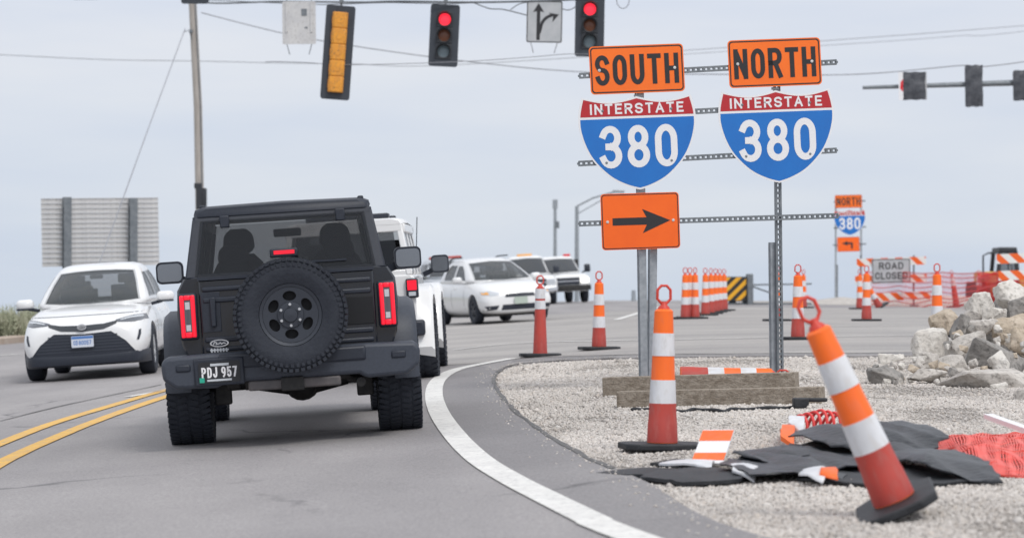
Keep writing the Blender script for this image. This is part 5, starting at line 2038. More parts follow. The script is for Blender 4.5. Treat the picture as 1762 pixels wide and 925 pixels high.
# oval badge and lettering left of the spare wheel
bd = MB().lathe([(.01, .075), (-.004, .075), (-.008, .066), (-.008, 0)], 28, 'Y', (0, 0, 0))
bd.v = [(x * 1.0 - .525, y, z * .42 + .795) for x, y, z in bd.v]
bd.build('oval_badge', 'grey_trim', tg, 40)
b = MB()
ring(b, [( .070 * math.cos(a * .2618) - .525, .028 * math.sin(a * .2618) + .795) for a in range(24)], [(.060 * math.cos(a * .2618) - .525, .022 * math.sin(a * .2618) + .795) for a in range(24)], -.0095)
b.build('badge_rim', 'chrome', tg, 0, fix=False)
b = MB()
stroke(b, [(-.57, .787), (-.56, .806), (-.545, .80), (-.55, .788), (-.53, .79), (-.518, .80), (-.51, .788), (-.495, .797), (-.48, .792)], .006, -.0098)
b.build('badge_script', 'chrome', tg, 0, fix=False)
b = MB()
for i in range(6):
    stroke(b, [(-.585 + i * .022, .735), (-.585 + i * .022, .752)], .012, -.012)
stroke(b, [(-.592, .745), (-.463, .745)], .010, -.0125)
b.build('badge_lettering', 'lamp_clear', tg, 0, fix=False)
# greenhouse
def yr(z):
    return .07 + (z - 1.28) * .28
zt_ = 1.735
ht = MB()
OL, OH, IL, IH = .752, .675, .652, .592   # half widths: outer low / high, opening low / high
def qp(pts, dy=.07):
    return [Vector((x, yr(z), z)) for x, z in pts] + [Vector((x, yr(z) + dy, z)) for x, z in pts]
for s_ in (-1, 1):
    ht.hexa(qp([(s_ * IL, 1.285), (s_ * OL, 1.285), (s_ * OH, zt_), (s_ * IH, zt_ - .03)], .16))
ht.hexa(qp([(-OH, zt_ - .04), (OH, zt_ - .04), (OH - .02, zt_ + .05), (-OH + .02, zt_ + .05)], .2))
ht.hexa(qp([(-OL, 1.275), (OL, 1.275), (IL, 1.315), (-IL, 1.315)], .1))
for s_ in (-1, 1):      # side frames
    def sp(y, z):
        k_ = (z - 1.285) / (zt_ - 1.285)
        return Vector((s_ * (OL + (OH - OL) * k_), y, z))
    def sbar(y0, z0, y1, z1, ww):
        a_, b_ = sp(y0, z0), sp(y1, z1)
        ht.bar(a_ - Vector((s_ * .035, 0, 0)), b_ - Vector((s_ * .035, 0, 0)), .06, ww) if abs(z1 - z0) < .1 else ht.hexa([a_ + Vector((0, -ww / 2, 0)), a_ + Vector((0, ww / 2, 0)), a_ + Vector((-s_ * .07, ww / 2, 0)), a_ + Vector((-s_ * .07, -ww / 2, 0)), b_ + Vector((0, -ww / 2, 0)), b_ + Vector((0, ww / 2, 0)), b_ + Vector((-s_ * .07, ww / 2, 0)), b_ + Vector((-s_ * .07, -ww / 2, 0))])
    sbar(1.25, 1.285, 1.25, zt_, .12)
    sbar(2.25, 1.285, 2.25, zt_, .10)
    sbar(3.18, 1.285, 2.95, zt_, .10)
    sbar(.2, zt_ - .03, 2.95, zt_ - .03, .09)
ht.build('hard_top', 'black_trim', V, 30, bevel=.012)
rf = MB()
secs = []
for y, k_, zz in ((.19, .93, 0), (.22, .985, .012), (.5, 1.0, .028), (1.6, 1.0, .034), (2.7, 1.0, .022), (2.95, .98, 0)):
    hw = OH * k_
    secs.append([(-hw, y, zt_ + .01 + zz), (-hw * .985, y, zt_ + .045 + zz), (-hw * .90, y, zt_ + .068 + zz), (0, y, zt_ + .078 + zz), (hw * .90, y, zt_ + .068 + zz), (hw * .985, y, zt_ + .045 + zz), (hw, y, zt_ + .01 + zz)])
rf.loft(secs)
rf.build('roof', 'black_trim', V, 50)
for s_ in (-1, 1):
    MB().bar((s_ * .60, .3, zt_ + .085), (s_ * .60, 2.7, zt_ + .098), .045, .035).build('roof_rail', 'black_trim', V, 30, bevel=.01)
gp0 = MB().hexa([Vector((x, yr(z) + dy, z)) for dy in (-.006, .004) for x, z in ((-IL - .025, 1.30), (IL + .025, 1.30), (IH + .025, zt_ - .02), (-IH - .025, zt_ - .02))])
rg_ = gp0.build('rear_window', 'glass_tint', V, 0)
for s_ in (-1, 1):
    MB().bx(s_ * .435 - .035, s_ * .435 + .035, yr(1.7) - .04, yr(1.7) + .03, 1.655, 1.745).build('hinge', 'black_trim', V, 30, bevel=.008)
MB().bx(-.06, .46, yr(1.36) - .02, yr(1.36) - .006, 1.352, 1.366).build('wiper', 'black_trim', rg_, 30)
for s_ in (-1, 1):
    mb = MB()
    for y0, y1, q0, q1 in ((.32, 1.18, .40, 1.18), (1.32, 2.19, 1.32, 2.19), (2.31, 3.10, 2.31, 2.90)):
        mb.hexa([Vector((s_ * (OL - .02 - d_), y0, 1.29)) for d_ in (0,)] + [Vector((s_ * (OL - .02), y1, 1.29)), Vector((s_ * (OL - .03), y1, 1.29)), Vector((s_ * (OL - .03), y0, 1.29)), Vector((s_ * (OH - .015), q0, zt_ - .07)), Vector((s_ * (OH - .015), q1, zt_ - .07)), Vector((s_ * (OH - .025), q1, zt_ - .07)), Vector((s_ * (OH - .025), q0, zt_ - .07))])
        mb.build('side_window', 'glass_tint', V, 0)
        mb = MB()
MB().hexa([Vector(p) for p in ((-.70, 3.12, 1.25), (.70, 3.12, 1.25), (.70, 3.13, 1.25), (-.70, 3.13, 1.25), (-.62, 2.90, zt_), (.62, 2.90, zt_), (.62, 2.91, zt_), (-.62, 2.91, zt_))]).build('windscreen', 'glass_clear', V, 0)
# cabin inside: seats and headrests show through the glass
sb = MB()
def pad(mb, x, y, z0, z1, hw, hd):
    """upholstered back or headrest: rounded, narrowing to the top"""
    L_ = []
    for k_ in range(9):
        u = k_ / 8
        t_ = (1 - abs(2 * u - 1) ** 4) ** .5 * (1 - .18 * u) if 0 < k_ < 8 else .55 * (1 - .18 * u)
        L_.append([(x + hw * t_ * math.copysign(abs(math.cos(a_)) ** .6, math.cos(a_)), y + hd * t_ * math.copysign(abs(math.sin(a_)) ** .6, math.sin(a_)), z0 + (z1 - z0) * u) for a_ in [2 * math.pi * i / 16 for i in range(16)]])
    mb.loft(L_)
for x in (-.40, .40):
    pad(sb, x, 2.14, .9, 1.47, .27, .09)
    pad(sb, x, 2.13, 1.47, 1.68, .14, .06)
for x in (-.42, .42):
    pad(sb, x, 1.18, .85, 1.38, .25, .08)
    pad(sb, x, 1.17, 1.37, 1.54, .13, .055)
sb.build('seats', 'seat', V, 60)
MB().bx(-.62, .62, 2.75, 3.05, 1.0, 1.30).build('dashboard', 'seat', V, 30, bevel=.04)
MB().box((0, 2.86, 1.64), (.24, .03, .07)).build('interior_mirror', 'seat', V, 30, bevel=.02)
# bumper
bo = [(-.965, .665), (-.93, .715), (-.60, .725), (.60, .725), (.93, .715), (.965, .665), (.955, .545), (.86, .475), (.55, .465), (.50, .50), (-.50, .50), (-.55, .465), (-.86, .475), (-.955, .545)]
MB().prism(bo, -.10, .34).build('rear_bumper', 'grey_trim', V, 30, bevel=.035, seg=3)
MB().bx(-.54, .56, -.115, -.02, .60, .712).build('bumper_step', 'black_trim', V, 30, bevel=.02)
for s_ in (-1, 1):
    MB().bx(s_ * .80 - .055, s_ * .80 + .055, -.112, -.06, .60, .655).build('bumper_recess', 'black_trim', V, 30, bevel=.012)
MB().bx(-.33, .36, -.085, .06, .425, .50).build('hitch_bar', 'hitch', V, 30, bevel=.015)
MB().bx(-.085, .085, -.11, .04, .41, .515).build('hitch_receiver', 'dark_metal', V, 30, bevel=.01)
# licence plate
pl = MB().prism(rrect(.305, .155, .014), -.132, -.126).build('license_plate', 'plate_black', V, 0, matrix=Matrix.Translation((-.535, 0, .585)))
MB().bx(-.72, -.35, -.124, -.08, .485, .69).build('plate_holder', 'black_trim', V, 30, bevel=.012)
b = MB()
text(b, 'PDJ', -.073, .0, .116, .078, .0125, -.1325, gap=.40)
b.build('lettering', 'sign_white', pl, 0, fix=False)
b = MB()
text(b, '957', .073, .0, .116, .078, .0125, -.1325, gap=.40)
b.build('numerals', 'sign_white', pl, 0, fix=False)
b = MB()
for i in range(5):
    stroke(b, [(-.055 + .026 * i, .056), (-.040 + .026 * i, .056)], .018, -.1325 - .0001 * i)
b.build('small_print', 'lamp_clear', pl, 0, fix=False)
b = MB()
for i in range(8):
    stroke(b, [(-.085 + .022 * i, -.058), (-.072 + .022 * i, -.058)], .014, -.1325 - .0001 * i)
b.build('small_print', 'lamp_clear', pl, 0, fix=False)
MB().bx(-.148, -.112, -.1335, -.132, -.072, -.036).build('sticker', 'teal', pl, 0)
# tail lamps: red lit frame round a dark core
for s_ in (-1, 1):
    fr = MB()
    x0, x1, z0, z1, tt = .688, .800, .850, 1.165, .031
    for (a0, a1, b0, b1) in ((x0, x0 + tt, z0, z1), (x1 - tt, x1, z0, z1), (x0 + tt, x1 - tt, z1 - tt * 1.1, z1), (x0 + tt, x1 - tt, z0, z0 + tt * 1.3)):
        fr.bx(min(s_ * a0, s_ * a1), max(s_ * a0, s_ * a1), -.020, .085, b0, b1)
    tl_ = fr.build('tail_lamp', 'tail_red', V, 30, bevel=.009)
    xa_, xb_ = sorted((s_ * (x0 + tt), s_ * (x1 - tt)))
    MB().bx(xa_, xb_, -.006, .07, z0 + tt * 1.3, z1 - tt * 1.1).build('lamp_core', 'lamp_dark', tl_, 0)
    MB().bx(xa_ + .008, xb_ - .008, -.012, .0, 1.06, 1.115).build('reverse_lamp', 'lamp_clear', tl_, 0)
    MB().bx(xa_ + .008, xb_ - .008, -.012, .0, .90, .945).build('reverse_lamp', 'lamp_clear', tl_, 0)
    MB().bx(xa_ + .022, xb_ - .022, -.014, .0, .955, 1.05).build('lamp_bar', 'lamp_dark', tl_, 0)
    lo, hi = sorted((s_ * .672, s_ * .815))
    MB().bx(lo, hi, -.004, .08, .83, 1.18).build('lamp_bezel', 'black_trim', V, 30, bevel=.02)
MB().bx(-.08, .075, yr(1.39) - .05, yr(1.39) - .005, 1.428, 1.456).build('high_brake_lamp', 'tail_red', V, 30)
MB().bx(-.11, .10, yr(1.39) - .045, yr(1.39), 1.405, 1.47).build('lamp_housing', 'black_trim', V, 30, bevel=.01)
# flares over the wheels
for s_ in (-1, 1):
    for yc in (.98, 3.93):
        fl = MB()
        secs = []
        for i in range(0, 17):
            a = R(-8 + 196 * i / 16)
            cy, cz = math.cos(a), math.sin(a)
            def sq(rad):
                k_ = 1.0 / max(abs(cy), abs(cz)) ** .35
                return rad * k_
            ro, ri = sq(.545), sq(.485)
            secs.append([(s_ * .78, yc + cy * ri, .50 + cz * ri), (s_ * .78, yc + cy * ro, .50 + cz * ro), (s_ * .93, yc + cy * ro, .50 + cz * ro), (s_ * .972, yc + cy * (ro - .035), .50 + cz * (ro - .035)), (s_ * .972, yc + cy * ri, .50 + cz * ri)])
        fl.loft(secs)
        fl.build('wheel_flare', 'grey_trim', V, 40)
# wheels
for s_ in (-1, 1):
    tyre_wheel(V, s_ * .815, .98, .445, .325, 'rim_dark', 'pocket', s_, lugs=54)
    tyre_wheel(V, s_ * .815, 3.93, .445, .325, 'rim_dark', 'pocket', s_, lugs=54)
# spare wheel on the tailgate
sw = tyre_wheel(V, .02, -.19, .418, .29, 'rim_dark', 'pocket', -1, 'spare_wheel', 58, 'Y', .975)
MB().lathe([(-.12, .16), (.03, .2)], 20, 'Y', (.02, 0, .975)).build('spare_carrier', 'dark_metal', V, 30)
# underside
ub = MB()
ub.tube([(-.80, .98, .44), (.80, .98, .44)], .05, 10)
ub.lathe([(.80, .05), (.86, .11), (.98, .145), (1.1, .12), (1.16, .05)], 18, 'Y', (.06, 0, .42))
ub.tube([(-.30, .98, .43), (.06, .98, .41), (.42, .98, .43)], [.05, .105, .05], 12)
ub.build('rear_axle', 'dark_metal', V, 50)
for s_ in (-1, 1):
    ub = MB()
    ub.tube([(s_ * .52, .75, .40), (s_ * .50, .85, .82)], .045, 10)
    ub.bar((s_ * .50, 1.0, .46), (s_ * .48, 2.2, .52), .07, .08)
    ub.box((s_ * .55, .72, .38), (.13, .12, .16))
    ub.box((s_ * .46, .60, .48), (.10, .2, .12))
    ub.build('suspension_arm', 'dark_metal', V, 40, bevel=.012)
ub = MB()
ub.tube([(-.36, .30, .50), (.30, .30, .50)], .085, 12)
ub.tube([(.30, .30, .50), (.46, .32, .47), (.50, .15, .45)], .032, 8)
ub.tube([(.50, .17, .45), (.51, .02, .435)], .036, 10)
ub.build('exhaust', 'dark_metal', V, 50)
MB().bx(-.55, .55, .35, 3.9, .52, .64).bx(-.48, .40, 1.4, 2.4, .38, .56).build('floor_pan', 'dark_metal', V, 30, bevel=.02)
MB().bx(-.88, .88, 4.4, 4.62, .55, .80).build('front_bumper', 'grey_trim', V, 30, bevel=.04)
for s_ in (-1, 1):
    door_mirror(V, s_ * 1.02, 2.72, 1.355, s_, 'black_trim', .235, .19)

# ------------------------------------------------------------------ the white off-roader ahead of it
jx = P(447, 361, 27.4)
JM = gframe(jx.x - .31, 27.4, (.004, 1), ROAD_T)
V = thing('off_roader', 'white boxy off-roader with black tyres half hidden ahead of the black one', 'off-roader', JM)
def jsec(y, w0=.76, top=1.20):
    return (y, [(0, .55), (w0 * .8, .55), (w0, .62), (w0 + .01, 1.0), (w0, top - .03), (w0 - .04, top), (0, top + .005)])
me_ = body_mesh([jsec(.0), jsec(.04), jsec(1.0), jsec(2.4), jsec(2.6, .74, 1.18), jsec(3.7, .62, 1.12), jsec(3.78, .60, 1.08)], subs=0)
link('body', me_, 'white_paint', V, 32, bevel=.02, seg=3)
jt = MB()
for s_ in (-1, 1):
    for y0, y1, ww in ((.10, .17, .20), (.98, .98, .10), (1.72, 1.72, .10), (2.58, 2.30, .09)):
        a_, b_ = Vector((s_ * .74, y0, 1.19)), Vector((s_ * .655, y1, 1.76))
        jt.hexa([a_ + Vector((0, -ww / 2, 0)), a_ + Vector((0, ww / 2, 0)), a_ + Vector((-s_ * .07, ww / 2, 0)), a_ + Vector((-s_ * .07, -ww / 2, 0)), b_ + Vector((0, -ww / 2, 0)), b_ + Vector((0, ww / 2, 0)), b_ + Vector((-s_ * .07, ww / 2, 0)), b_ + Vector((-s_ * .07, -ww / 2, 0))])
    jt.bar((s_ * .645, .1, 1.73), (s_ * .645, 2.32, 1.73), .08, .10)
jt.bar((-.74, .06, 1.22), (.74, .06, 1.22), .10, .08).bar((-.65, .12, 1.74), (.65, .12, 1.74), .12, .10)
jt.build('hard_top', 'white_paint', V, 30, bevel=.015)
secs = []
for y, k_, zz in ((.06, .95, 0), (.12, 1, .015), (1.2, 1, .03), (2.25, 1, .01), (2.38, .98, -.02)):
    hw = .675 * k_
    secs.append([(-hw, y, 1.77 + zz), (-hw * .97, y, 1.81 + zz), (-hw * .85, y, 1.835 + zz), (0, y, 1.845 + zz), (hw * .85, y, 1.835 + zz), (hw * .97, y, 1.81 + zz), (hw, y, 1.77 + zz)])
MB().loft(secs).build('roof', 'white_paint', V, 50)
for y0, y1 in ((.25, .55), (1.8, 2.0)):
    MB().bx(-.45, .50, y0, y1, 1.855, 1.915).build('roof_bar', 'black_trim', V, 30, bevel=.015)
MB().hexa([Vector(p) for p in ((-.60, .035, 1.25), (.60, .035, 1.25), (.60, .045, 1.25), (-.60, .045, 1.25), (-.55, .085, 1.70), (.55, .085, 1.70), (.55, .095, 1.70), (-.55, .095, 1.70))]).build('rear_window', 'glass_tint', V, 0)
for s_ in (-1, 1):
    for y0, y1 in ((.25, .92), (1.04, 1.66), (1.78, 2.42)):
        MB().hexa([Vector((s_ * .728, y0, 1.22)), Vector((s_ * .728, y1, 1.22)), Vector((s_ * .716, y1, 1.22)), Vector((s_ * .716, y0, 1.22)), Vector((s_ * .66, y0 + .04, 1.70)), Vector((s_ * .66, min(y1, 2.28), 1.70)), Vector((s_ * .65, min(y1, 2.28), 1.70)), Vector((s_ * .65, y0 + .04, 1.70))]).build('side_window', 'glass_tint', V, 0)
MB().hexa([Vector(p) for p in ((-.66, 2.56, 1.2), (.66, 2.56, 1.2), (.66, 2.57, 1.2), (-.66, 2.57, 1.2), (-.60, 2.30, 1.73), (.60, 2.30, 1.73), (.60, 2.31, 1.73), (-.60, 2.31, 1.73))]).build('windscreen', 'glass_clear', V, 0)
MB().bx(-.60, .60, 1.05, 1.2, .8, 1.38).bx(-.60, -.12, 1.8, 1.95, .8, 1.62).bx(.12, .60, 1.8, 1.95, .8, 1.62).build('seats', 'seat', V, 30, bevel=.05)
for s_ in (-1, 1):
    for yc, yl in ((.58, .62), (3.48, .66)):
        fl = MB()
        secs = []
        prof = [(-.60, .30), (-.52, .62), (-.38, .93), (-.15, 1.0), (.2, 1.0), (.42, .92), (.58, .66)]
        for yy, zz in prof:
            secs.append([(s_ * .70, yc + yy, zz), (s_ * .70, yc + yy * 1.1, zz + .07), (s_ * .91, yc + yy * 1.1, zz + .07), (s_ * .945, yc + yy * 1.08, zz + .03), (s_ * .945, yc + yy, zz - .05)])
        fl.loft(secs)
        fl.build('fender', 'white_paint', V, 40)
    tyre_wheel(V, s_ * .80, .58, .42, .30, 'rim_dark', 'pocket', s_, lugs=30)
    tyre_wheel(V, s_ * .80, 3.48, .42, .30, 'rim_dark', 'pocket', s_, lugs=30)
    lo, hi = sorted((s_ * .66, s_ * .80))
    tl_ = MB().bx(lo, hi, -.06, .02, .93, 1.15).build('tail_lamp', 'black_trim', V, 30, bevel=.015)
    MB().bx(lo + .018, hi - .018, -.068, -.05, 1.02, 1.13).build('lamp_lens', 'tail_red', tl_, 30)
    MB().bx(lo + .03, hi - .03, -.072, -.05, .955, 1.0).build('reverse_lamp', 'lamp_clear', tl_, 30)
    door_mirror(V, s_ * .98, 2.45, 1.30, s_, 'black_trim', .22, .22)
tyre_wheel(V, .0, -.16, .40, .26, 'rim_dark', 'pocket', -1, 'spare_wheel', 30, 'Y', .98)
MB().bx(-.85, .85, -.16, .05, .50, .68).build('rear_bumper', 'black_trim', V, 30, bevel=.03)
MB().bx(-.5, .5, .3, 3.6, .42, .56).tube([(-.75, .58, .42), (.75, .58, .42)], .06, 8).build('floor_pan', 'dark_metal', V, 30)
MB().tube([(.66, 2.75, 1.15), (.72, 2.80, 1.9)], .006, 5).build('antenna', 'black_trim', V, 30)

# ------------------------------------------------------------------ smaller cars from lofted bodies
def arch_cuts(ya, yb, r, wmax):
    return [(ya, r - .05 + .04, r + .05, wmax - .32, wmax + .3), (ya, r - .01, r + .05, -wmax - .3, -wmax + .32), (yb, r - .01, r + .05, wmax - .32, wmax + .3), (yb, r - .01, r + .05, -wmax - .3, -wmax + .32)]

# white crossover coming towards us on the left
vx = P(104.5, 359, 34.3)
hd = Vector((.052, -1))
org = Vector((vx.x, 34.0)) - hd.normalized() * 4.74
VM = gframe(org.x, org.y, hd, ROAD_T)
V = thing('crossover', 'white crossover facing the camera in the oncoming lane at the far left', 'car', VM)
secs = [(.0, half(.46, .66, .74, .68, .78, .98, 1.02)), (.10, half(.36, .80, .86, .80, .74, 1.0, 1.08)), (.5, half(.28, .88, .915, .85, .70, 1.02, 1.10)), (1.3, half(.22, .90, .925, .87, .70, 1.01, 1.09)), (2.6, half(.22, .90, .925, .88, .68, .99, 1.07)), (3.5, half(.22, .90, .925, .88, .67, .97, 1.05)),
        (3.95, half(.23, .89, .92, .85, .66, .93, 1.00)), (4.35, half(.24, .87, .90, .80, .62, .87, .93)), (4.58, half(.22, .82, .86, .74, .56, .80, .86)), (4.70, half(.215, .74, .78, .66, .52, .72, .78)), (4.75, half(.23, .62, .66, .56, .50, .66, .71))]
bme = body_mesh(secs, arch_cuts(1.06, 3.78, .36, .925), 2)
cme = cabin_mesh([(.95, .40, 3.55, .80, .84, .08), (1.10, .46, 3.42, .79, .81, .10), (1.30, .64, 3.02, .74, .74, .12), (1.48, .85, 2.60, .67, .67, .12), (1.60, 1.05, 2.32, .60, .60, .10), (1.665, 1.35, 2.05, .48, .50, .06)])
WS = [(-.70, 1.085), (-.40, 1.06), (0, 1.05), (.40, 1.06), (.70, 1.085), (.62, 1.36), (.555, 1.525), (.30, 1.545), (0, 1.552), (-.30, 1.545), (-.555, 1.525), (-.62, 1.36)]
SW1, SW2, SW3 = [(1.0, 1.13), (2.02, 1.12), (2.04, 1.50), (1.45, 1.53), (1.08, 1.42)], [(2.10, 1.12), (3.02, 1.11), (2.70, 1.34), (2.38, 1.49), (2.12, 1.50)], [(.70, 1.16), (.94, 1.14), (1.02, 1.40)]
link('body', bme, 'white_paint', V, 60)
hc = hollow(cme, 'white_paint', [MB().prism(shrink(WS), 1.3, 6), MB().prism(shrink([(-.56, 1.14), (.56, 1.14), (.46, 1.50), (-.46, 1.50)]), -1, 1.35), MB().prism(shrink(SW1, .93), -2, 2, 'X'), MB().prism(shrink(SW2, .93), -2, 2, 'X')])
link('cabin', hc, 'white_paint', V, 60)
sb = MB()
for x in (-.38, .38):
    sb.bx(x - .24, x + .24, 1.95, 2.10, .95, 1.32).bx(x - .13, x + .13, 1.96, 2.06, 1.34, 1.48)
    sb.bx(x - .22, x + .22, 1.20, 1.30, .95, 1.28).bx(x - .12, x + .12, 1.2, 1.28, 1.30, 1.40)
sb.bx(-.10, .10, 2.62, 2.66, 1.42, 1.48)
sb.build('seats', 'seat', V, 30, bevel=.04)
bv, cv = bvh_of(bme), bvh_of(cme)
patch(cv, [(-.56, 1.14), (.56, 1.14), (.46, 1.50), (-.46, 1.50)], 'rear', .006).build('rear_window', 'glass_car', V, 50)
patch(cv, [(-.70, 1.085), (-.40, 1.06), (0, 1.05), (.40, 1.06), (.70, 1.085), (.62, 1.36), (.555, 1.525), (.30, 1.545), (0, 1.552), (-.30, 1.545), (-.555, 1.525), (-.62, 1.36)], 'front', .006, grid=.09).build('windscreen', 'glass_car', V, 50)
for view, sg in (('right', 1), ('left', -1)):
    patch(cv, [(1.0, 1.13), (2.02, 1.12), (2.04, 1.50), (1.45, 1.53), (1.08, 1.42)], view, .006).build('side_window', 'glass_car', V, 50)
    patch(cv, [(2.10, 1.12), (3.02, 1.11), (2.70, 1.34), (2.38, 1.49), (2.12, 1.50)], view, .006).build('side_window', 'glass_car', V, 50)
    patch(cv, [(.70, 1.16), (.94, 1.14), (1.02, 1.40)], view, .006).build('side_window', 'glass_dark', V, 50)
    patch(bv, [(1.45, .22), (3.35, .22), (3.35, .30), (1.45, .30)], view, .008).build('sill', 'black_trim', V, 50)
hl = [(-.865, .80), (-.83, .875), (-.66, .862), (-.46, .815), (-.50, .785), (-.72, .775)]
ug = [(-.50, .812), (-.30, .775), (0, .765), (.30, .775), (.50, .812), (.47, .765), (.30, .700), (0, .680), (-.30, .700), (-.47, .765)]
patch(bv, ug, 'front', .007, grid=.05).build('upper_grille', 'glass_dark', V, 50)
for q in (hl, mirror_x(hl)):
    h_ = patch(bv, q, 'front', .008, grid=.05).build('headlamp', 'lamp_dark', V, 50)
    s_ = -1 if q is hl else 1
    patch(bv, [(s_ * .82, .835), (s_ * .80, .862), (s_ * .64, .845), (s_ * .52, .812), (s_ * .54, .805), (s_ * .66, .828)] if s_ < 0 else [(s_ * .54, .805), (s_ * .52, .812), (s_ * .64, .845), (s_ * .80, .862), (s_ * .82, .835), (s_ * .66, .828)], 'front', .011, grid=.04).build('lamp_strip', 'lamp_clear', h_, 50)
lg = [(-.40, .665), (0, .645), (.40, .665), (.60, .52), (.73, .36), (.40, .335), (0, .33), (-.40, .335), (-.73, .36), (-.60, .52)]
lgo = patch(bv, lg, 'front', .006, grid=.06).build('lower_grille', 'black_trim', V, 50)
for i in range(6):
    z = .40 + i * .043
    hw = .66 - (z - .40) * .82
    patch(bv, [(-hw, z), (hw, z), (hw, z + .013), (-hw, z + .013)], 'front', .012, grid=.1).build('grille_bar', 'grey_trim', lgo, 50)
secs_ = []
for i in range(25):
    x = -.885 + 1.77 * i / 24
    hit = bv.ray_cast(Vector((x, 12, .37)), Vector((0, -1, 0)))[0]
    y_ = hit.y if hit is not None else 4.2
    e_ = abs(x) / .885
    zt2 = .345 + .035 * e_ ** 2
    secs_.append([(x, y_ + .010, zt2), (x, y_ + .022, zt2 - .05), (x, y_ + .004, .225), (x, y_ - .10, .195), (x, y_ - .14, zt2)])
MB().loft(secs_).build('lower_skirt', 'black_trim', V, 50)
for sg, view in ((1, 'right'), (-1, 'left')):
    for q in ([(2.055, .32), (2.068, .32), (2.072, 1.08), (2.058, 1.08)], [(3.10, .42), (3.113, .42), (3.15, 1.04), (3.137, 1.04)], [(1.20, .62), (1.213, .62), (1.10, 1.08), (1.087, 1.08)]):
        patch(bv, q, view, .002, .004, seg=.1).build('door_gap', 'black_trim', V, 0)
    for yh in (2.22, 1.22):
        patch(bv, [(yh, .905), (yh + .2, .90), (yh + .2, .928), (yh, .932)], view, .02, .02).build('door_handle', 'white_paint', V, 40)
for s_ in (-1, 1):
    q = [(s_ * .745, .52), (s_ * .775, .52), (s_ * .80, .60), (s_ * .80, .67), (s_ * .775, .66), (s_ * .765, .59)]
    patch(bv, q if s_ > 0 else list(reversed(q)), 'front', .008, grid=.04).build('bumper_vent', 'black_trim', V, 50)
# bonnet shut line
patch(bv, [(-.78, .905), (-.40, .90), (0, .90), (.40, .90), (.78, .905), (.78, .914), (.40, .908), (0, .908), (-.40, .908), (-.78, .914)], 'front', .002, grid=.1).build('bonnet_gap', 'black_trim', V, 50)
em = MB()
em.lathe([(.0, .055), (-.012, .055), (-.012, .045), (.0, .045)], 24, 'Y')
em.lathe([(.0, .022), (-.012, .022), (-.012, .015), (.0, .015)], 18, 'Y')
em.v = [(x * 1.15, 4.79 - y * -1, z * .78 + .745) for x, y, z in em.v]
em.build('emblem', 'chrome', V, 40)
plm = Matrix.Translation((0, 4.80, .545)) @ Matrix.Rotation(math.pi, 4, 'Z')
pl = MB().prism(rrect(.31, .16, .014), -.006, .0).build('license_plate', 'plate_white', V, 0, matrix=plm)
MB().bx(-.15, .15, -.0075, -.0062, .038, .074).build('plate_band', 'plate_blue', pl, 0)
b = MB()
text(b, 'CD', -.095, -.015, .06, .062, .009, -.0072)
b.build('lettering', 'plate_blue', pl, 0, fix=False)
b = MB()
text(b, '80057', .035, -.015, .175, .062, .009, -.0072)
b.build('numerals', 'plate_blue', pl, 0, fix=False)
for s_ in (-1, 1):
    tyre_wheel(V, s_ * .80, 3.78, .36, .235, 'rim_silver', 'spoke', s_)
    tyre_wheel(V, s_ * .80, 1.06, .36, .235, 'rim_silver', 'spoke', s_)
    sh = MB()
    secs_ = []
    for yy, k_ in ((.10, .5), (.06, .9), (.0, 1.0), (-.06, .95)):
        secs_.append([(s_ * 1.03 + a * k_, 2.98 + yy, 1.10 + b_ * k_) for a, b_ in rrect(.26, .155, .06, 3)])
    sh.loft(secs_)
    o = sh.build('wing_mirror', 'white_paint', V, 50)
    MB().bar((s_ * .98, 2.98, 1.035), (s_ * .82, 3.0, 1.0), .06, .05).bx(min(s_ * .92, s_ * 1.15), max(s_ * .92, s_ * 1.15), 2.93, 3.07, 1.018, 1.045).build('mirror_base', 'black_trim', o, 30, bevel=.01)
MB().bx(-.75, .75, .6, 4.3, .20, .34).build('floor_pan', 'dark_metal', V, 30)

# white hatchback turning across behind the faded cone
cxp = P(612, 305, 54.6)
hd = Vector((.33, -1)).normalized()
front = Vector((cxp.x, 54.6))
org = front - hd * 4.37
CM = gframe(org.x, org.y, hd, ROAD_T + .004)
V = thing('hatchback', 'white hatchback turning across the junction behind the faded red cone', 'car', CM)
secs = [(.0, half(.42, .64, .72, .66, .74, .94, 1.0)), (.12, half(.32, .76, .82, .78, .70, .97, 1.04)), (.6, half(.24, .83, .87, .83, .66, .98, 1.05)), (1.4, half(.18, .85, .88, .84, .64, .95, 1.02)), (2.6, half(.18, .85, .88, .84, .62, .93, 1.0)), (3.3, half(.18, .85, .88, .84, .60, .91, .985)),
        (3.75, half(.19, .84, .87, .80, .58, .85, .92)), (4.1, half(.20, .80, .84, .74, .54, .77, .83)), (4.28, half(.22, .73, .77, .66, .50, .69, .74)), (4.37, half(.26, .60, .64, .55, .46, .61, .65))]
bme = body_mesh(secs, arch_cuts(.85, 3.45, .325, .88), 2)
cme = cabin_mesh([(.90, .25, 3.35, .77, .80, .06), (1.02, .32, 3.20, .755, .77, .08), (1.20, .50, 2.80, .70, .70, .10), (1.38, .72, 2.35, .63, .62, .10), (1.48, .88, 2.08, .56, .56, .08), (1.535, 1.1, 1.8, .46, .46, .05)])
link('body', bme, 'white_paint', V, 60)
WS = [(-.68, 1.0), (0, .975), (.68, 1.0), (.60, 1.22), (.52, 1.41), (0, 1.44), (-.52, 1.41), (-.60, 1.22)]
SW1, SW2 = [(.98, 1.04), (1.78, 1.02), (1.80, 1.38), (1.30, 1.40), (1.02, 1.28)], [(1.88, 1.02), (2.76, 1.0), (2.42, 1.24), (2.14, 1.36), (1.90, 1.37)]
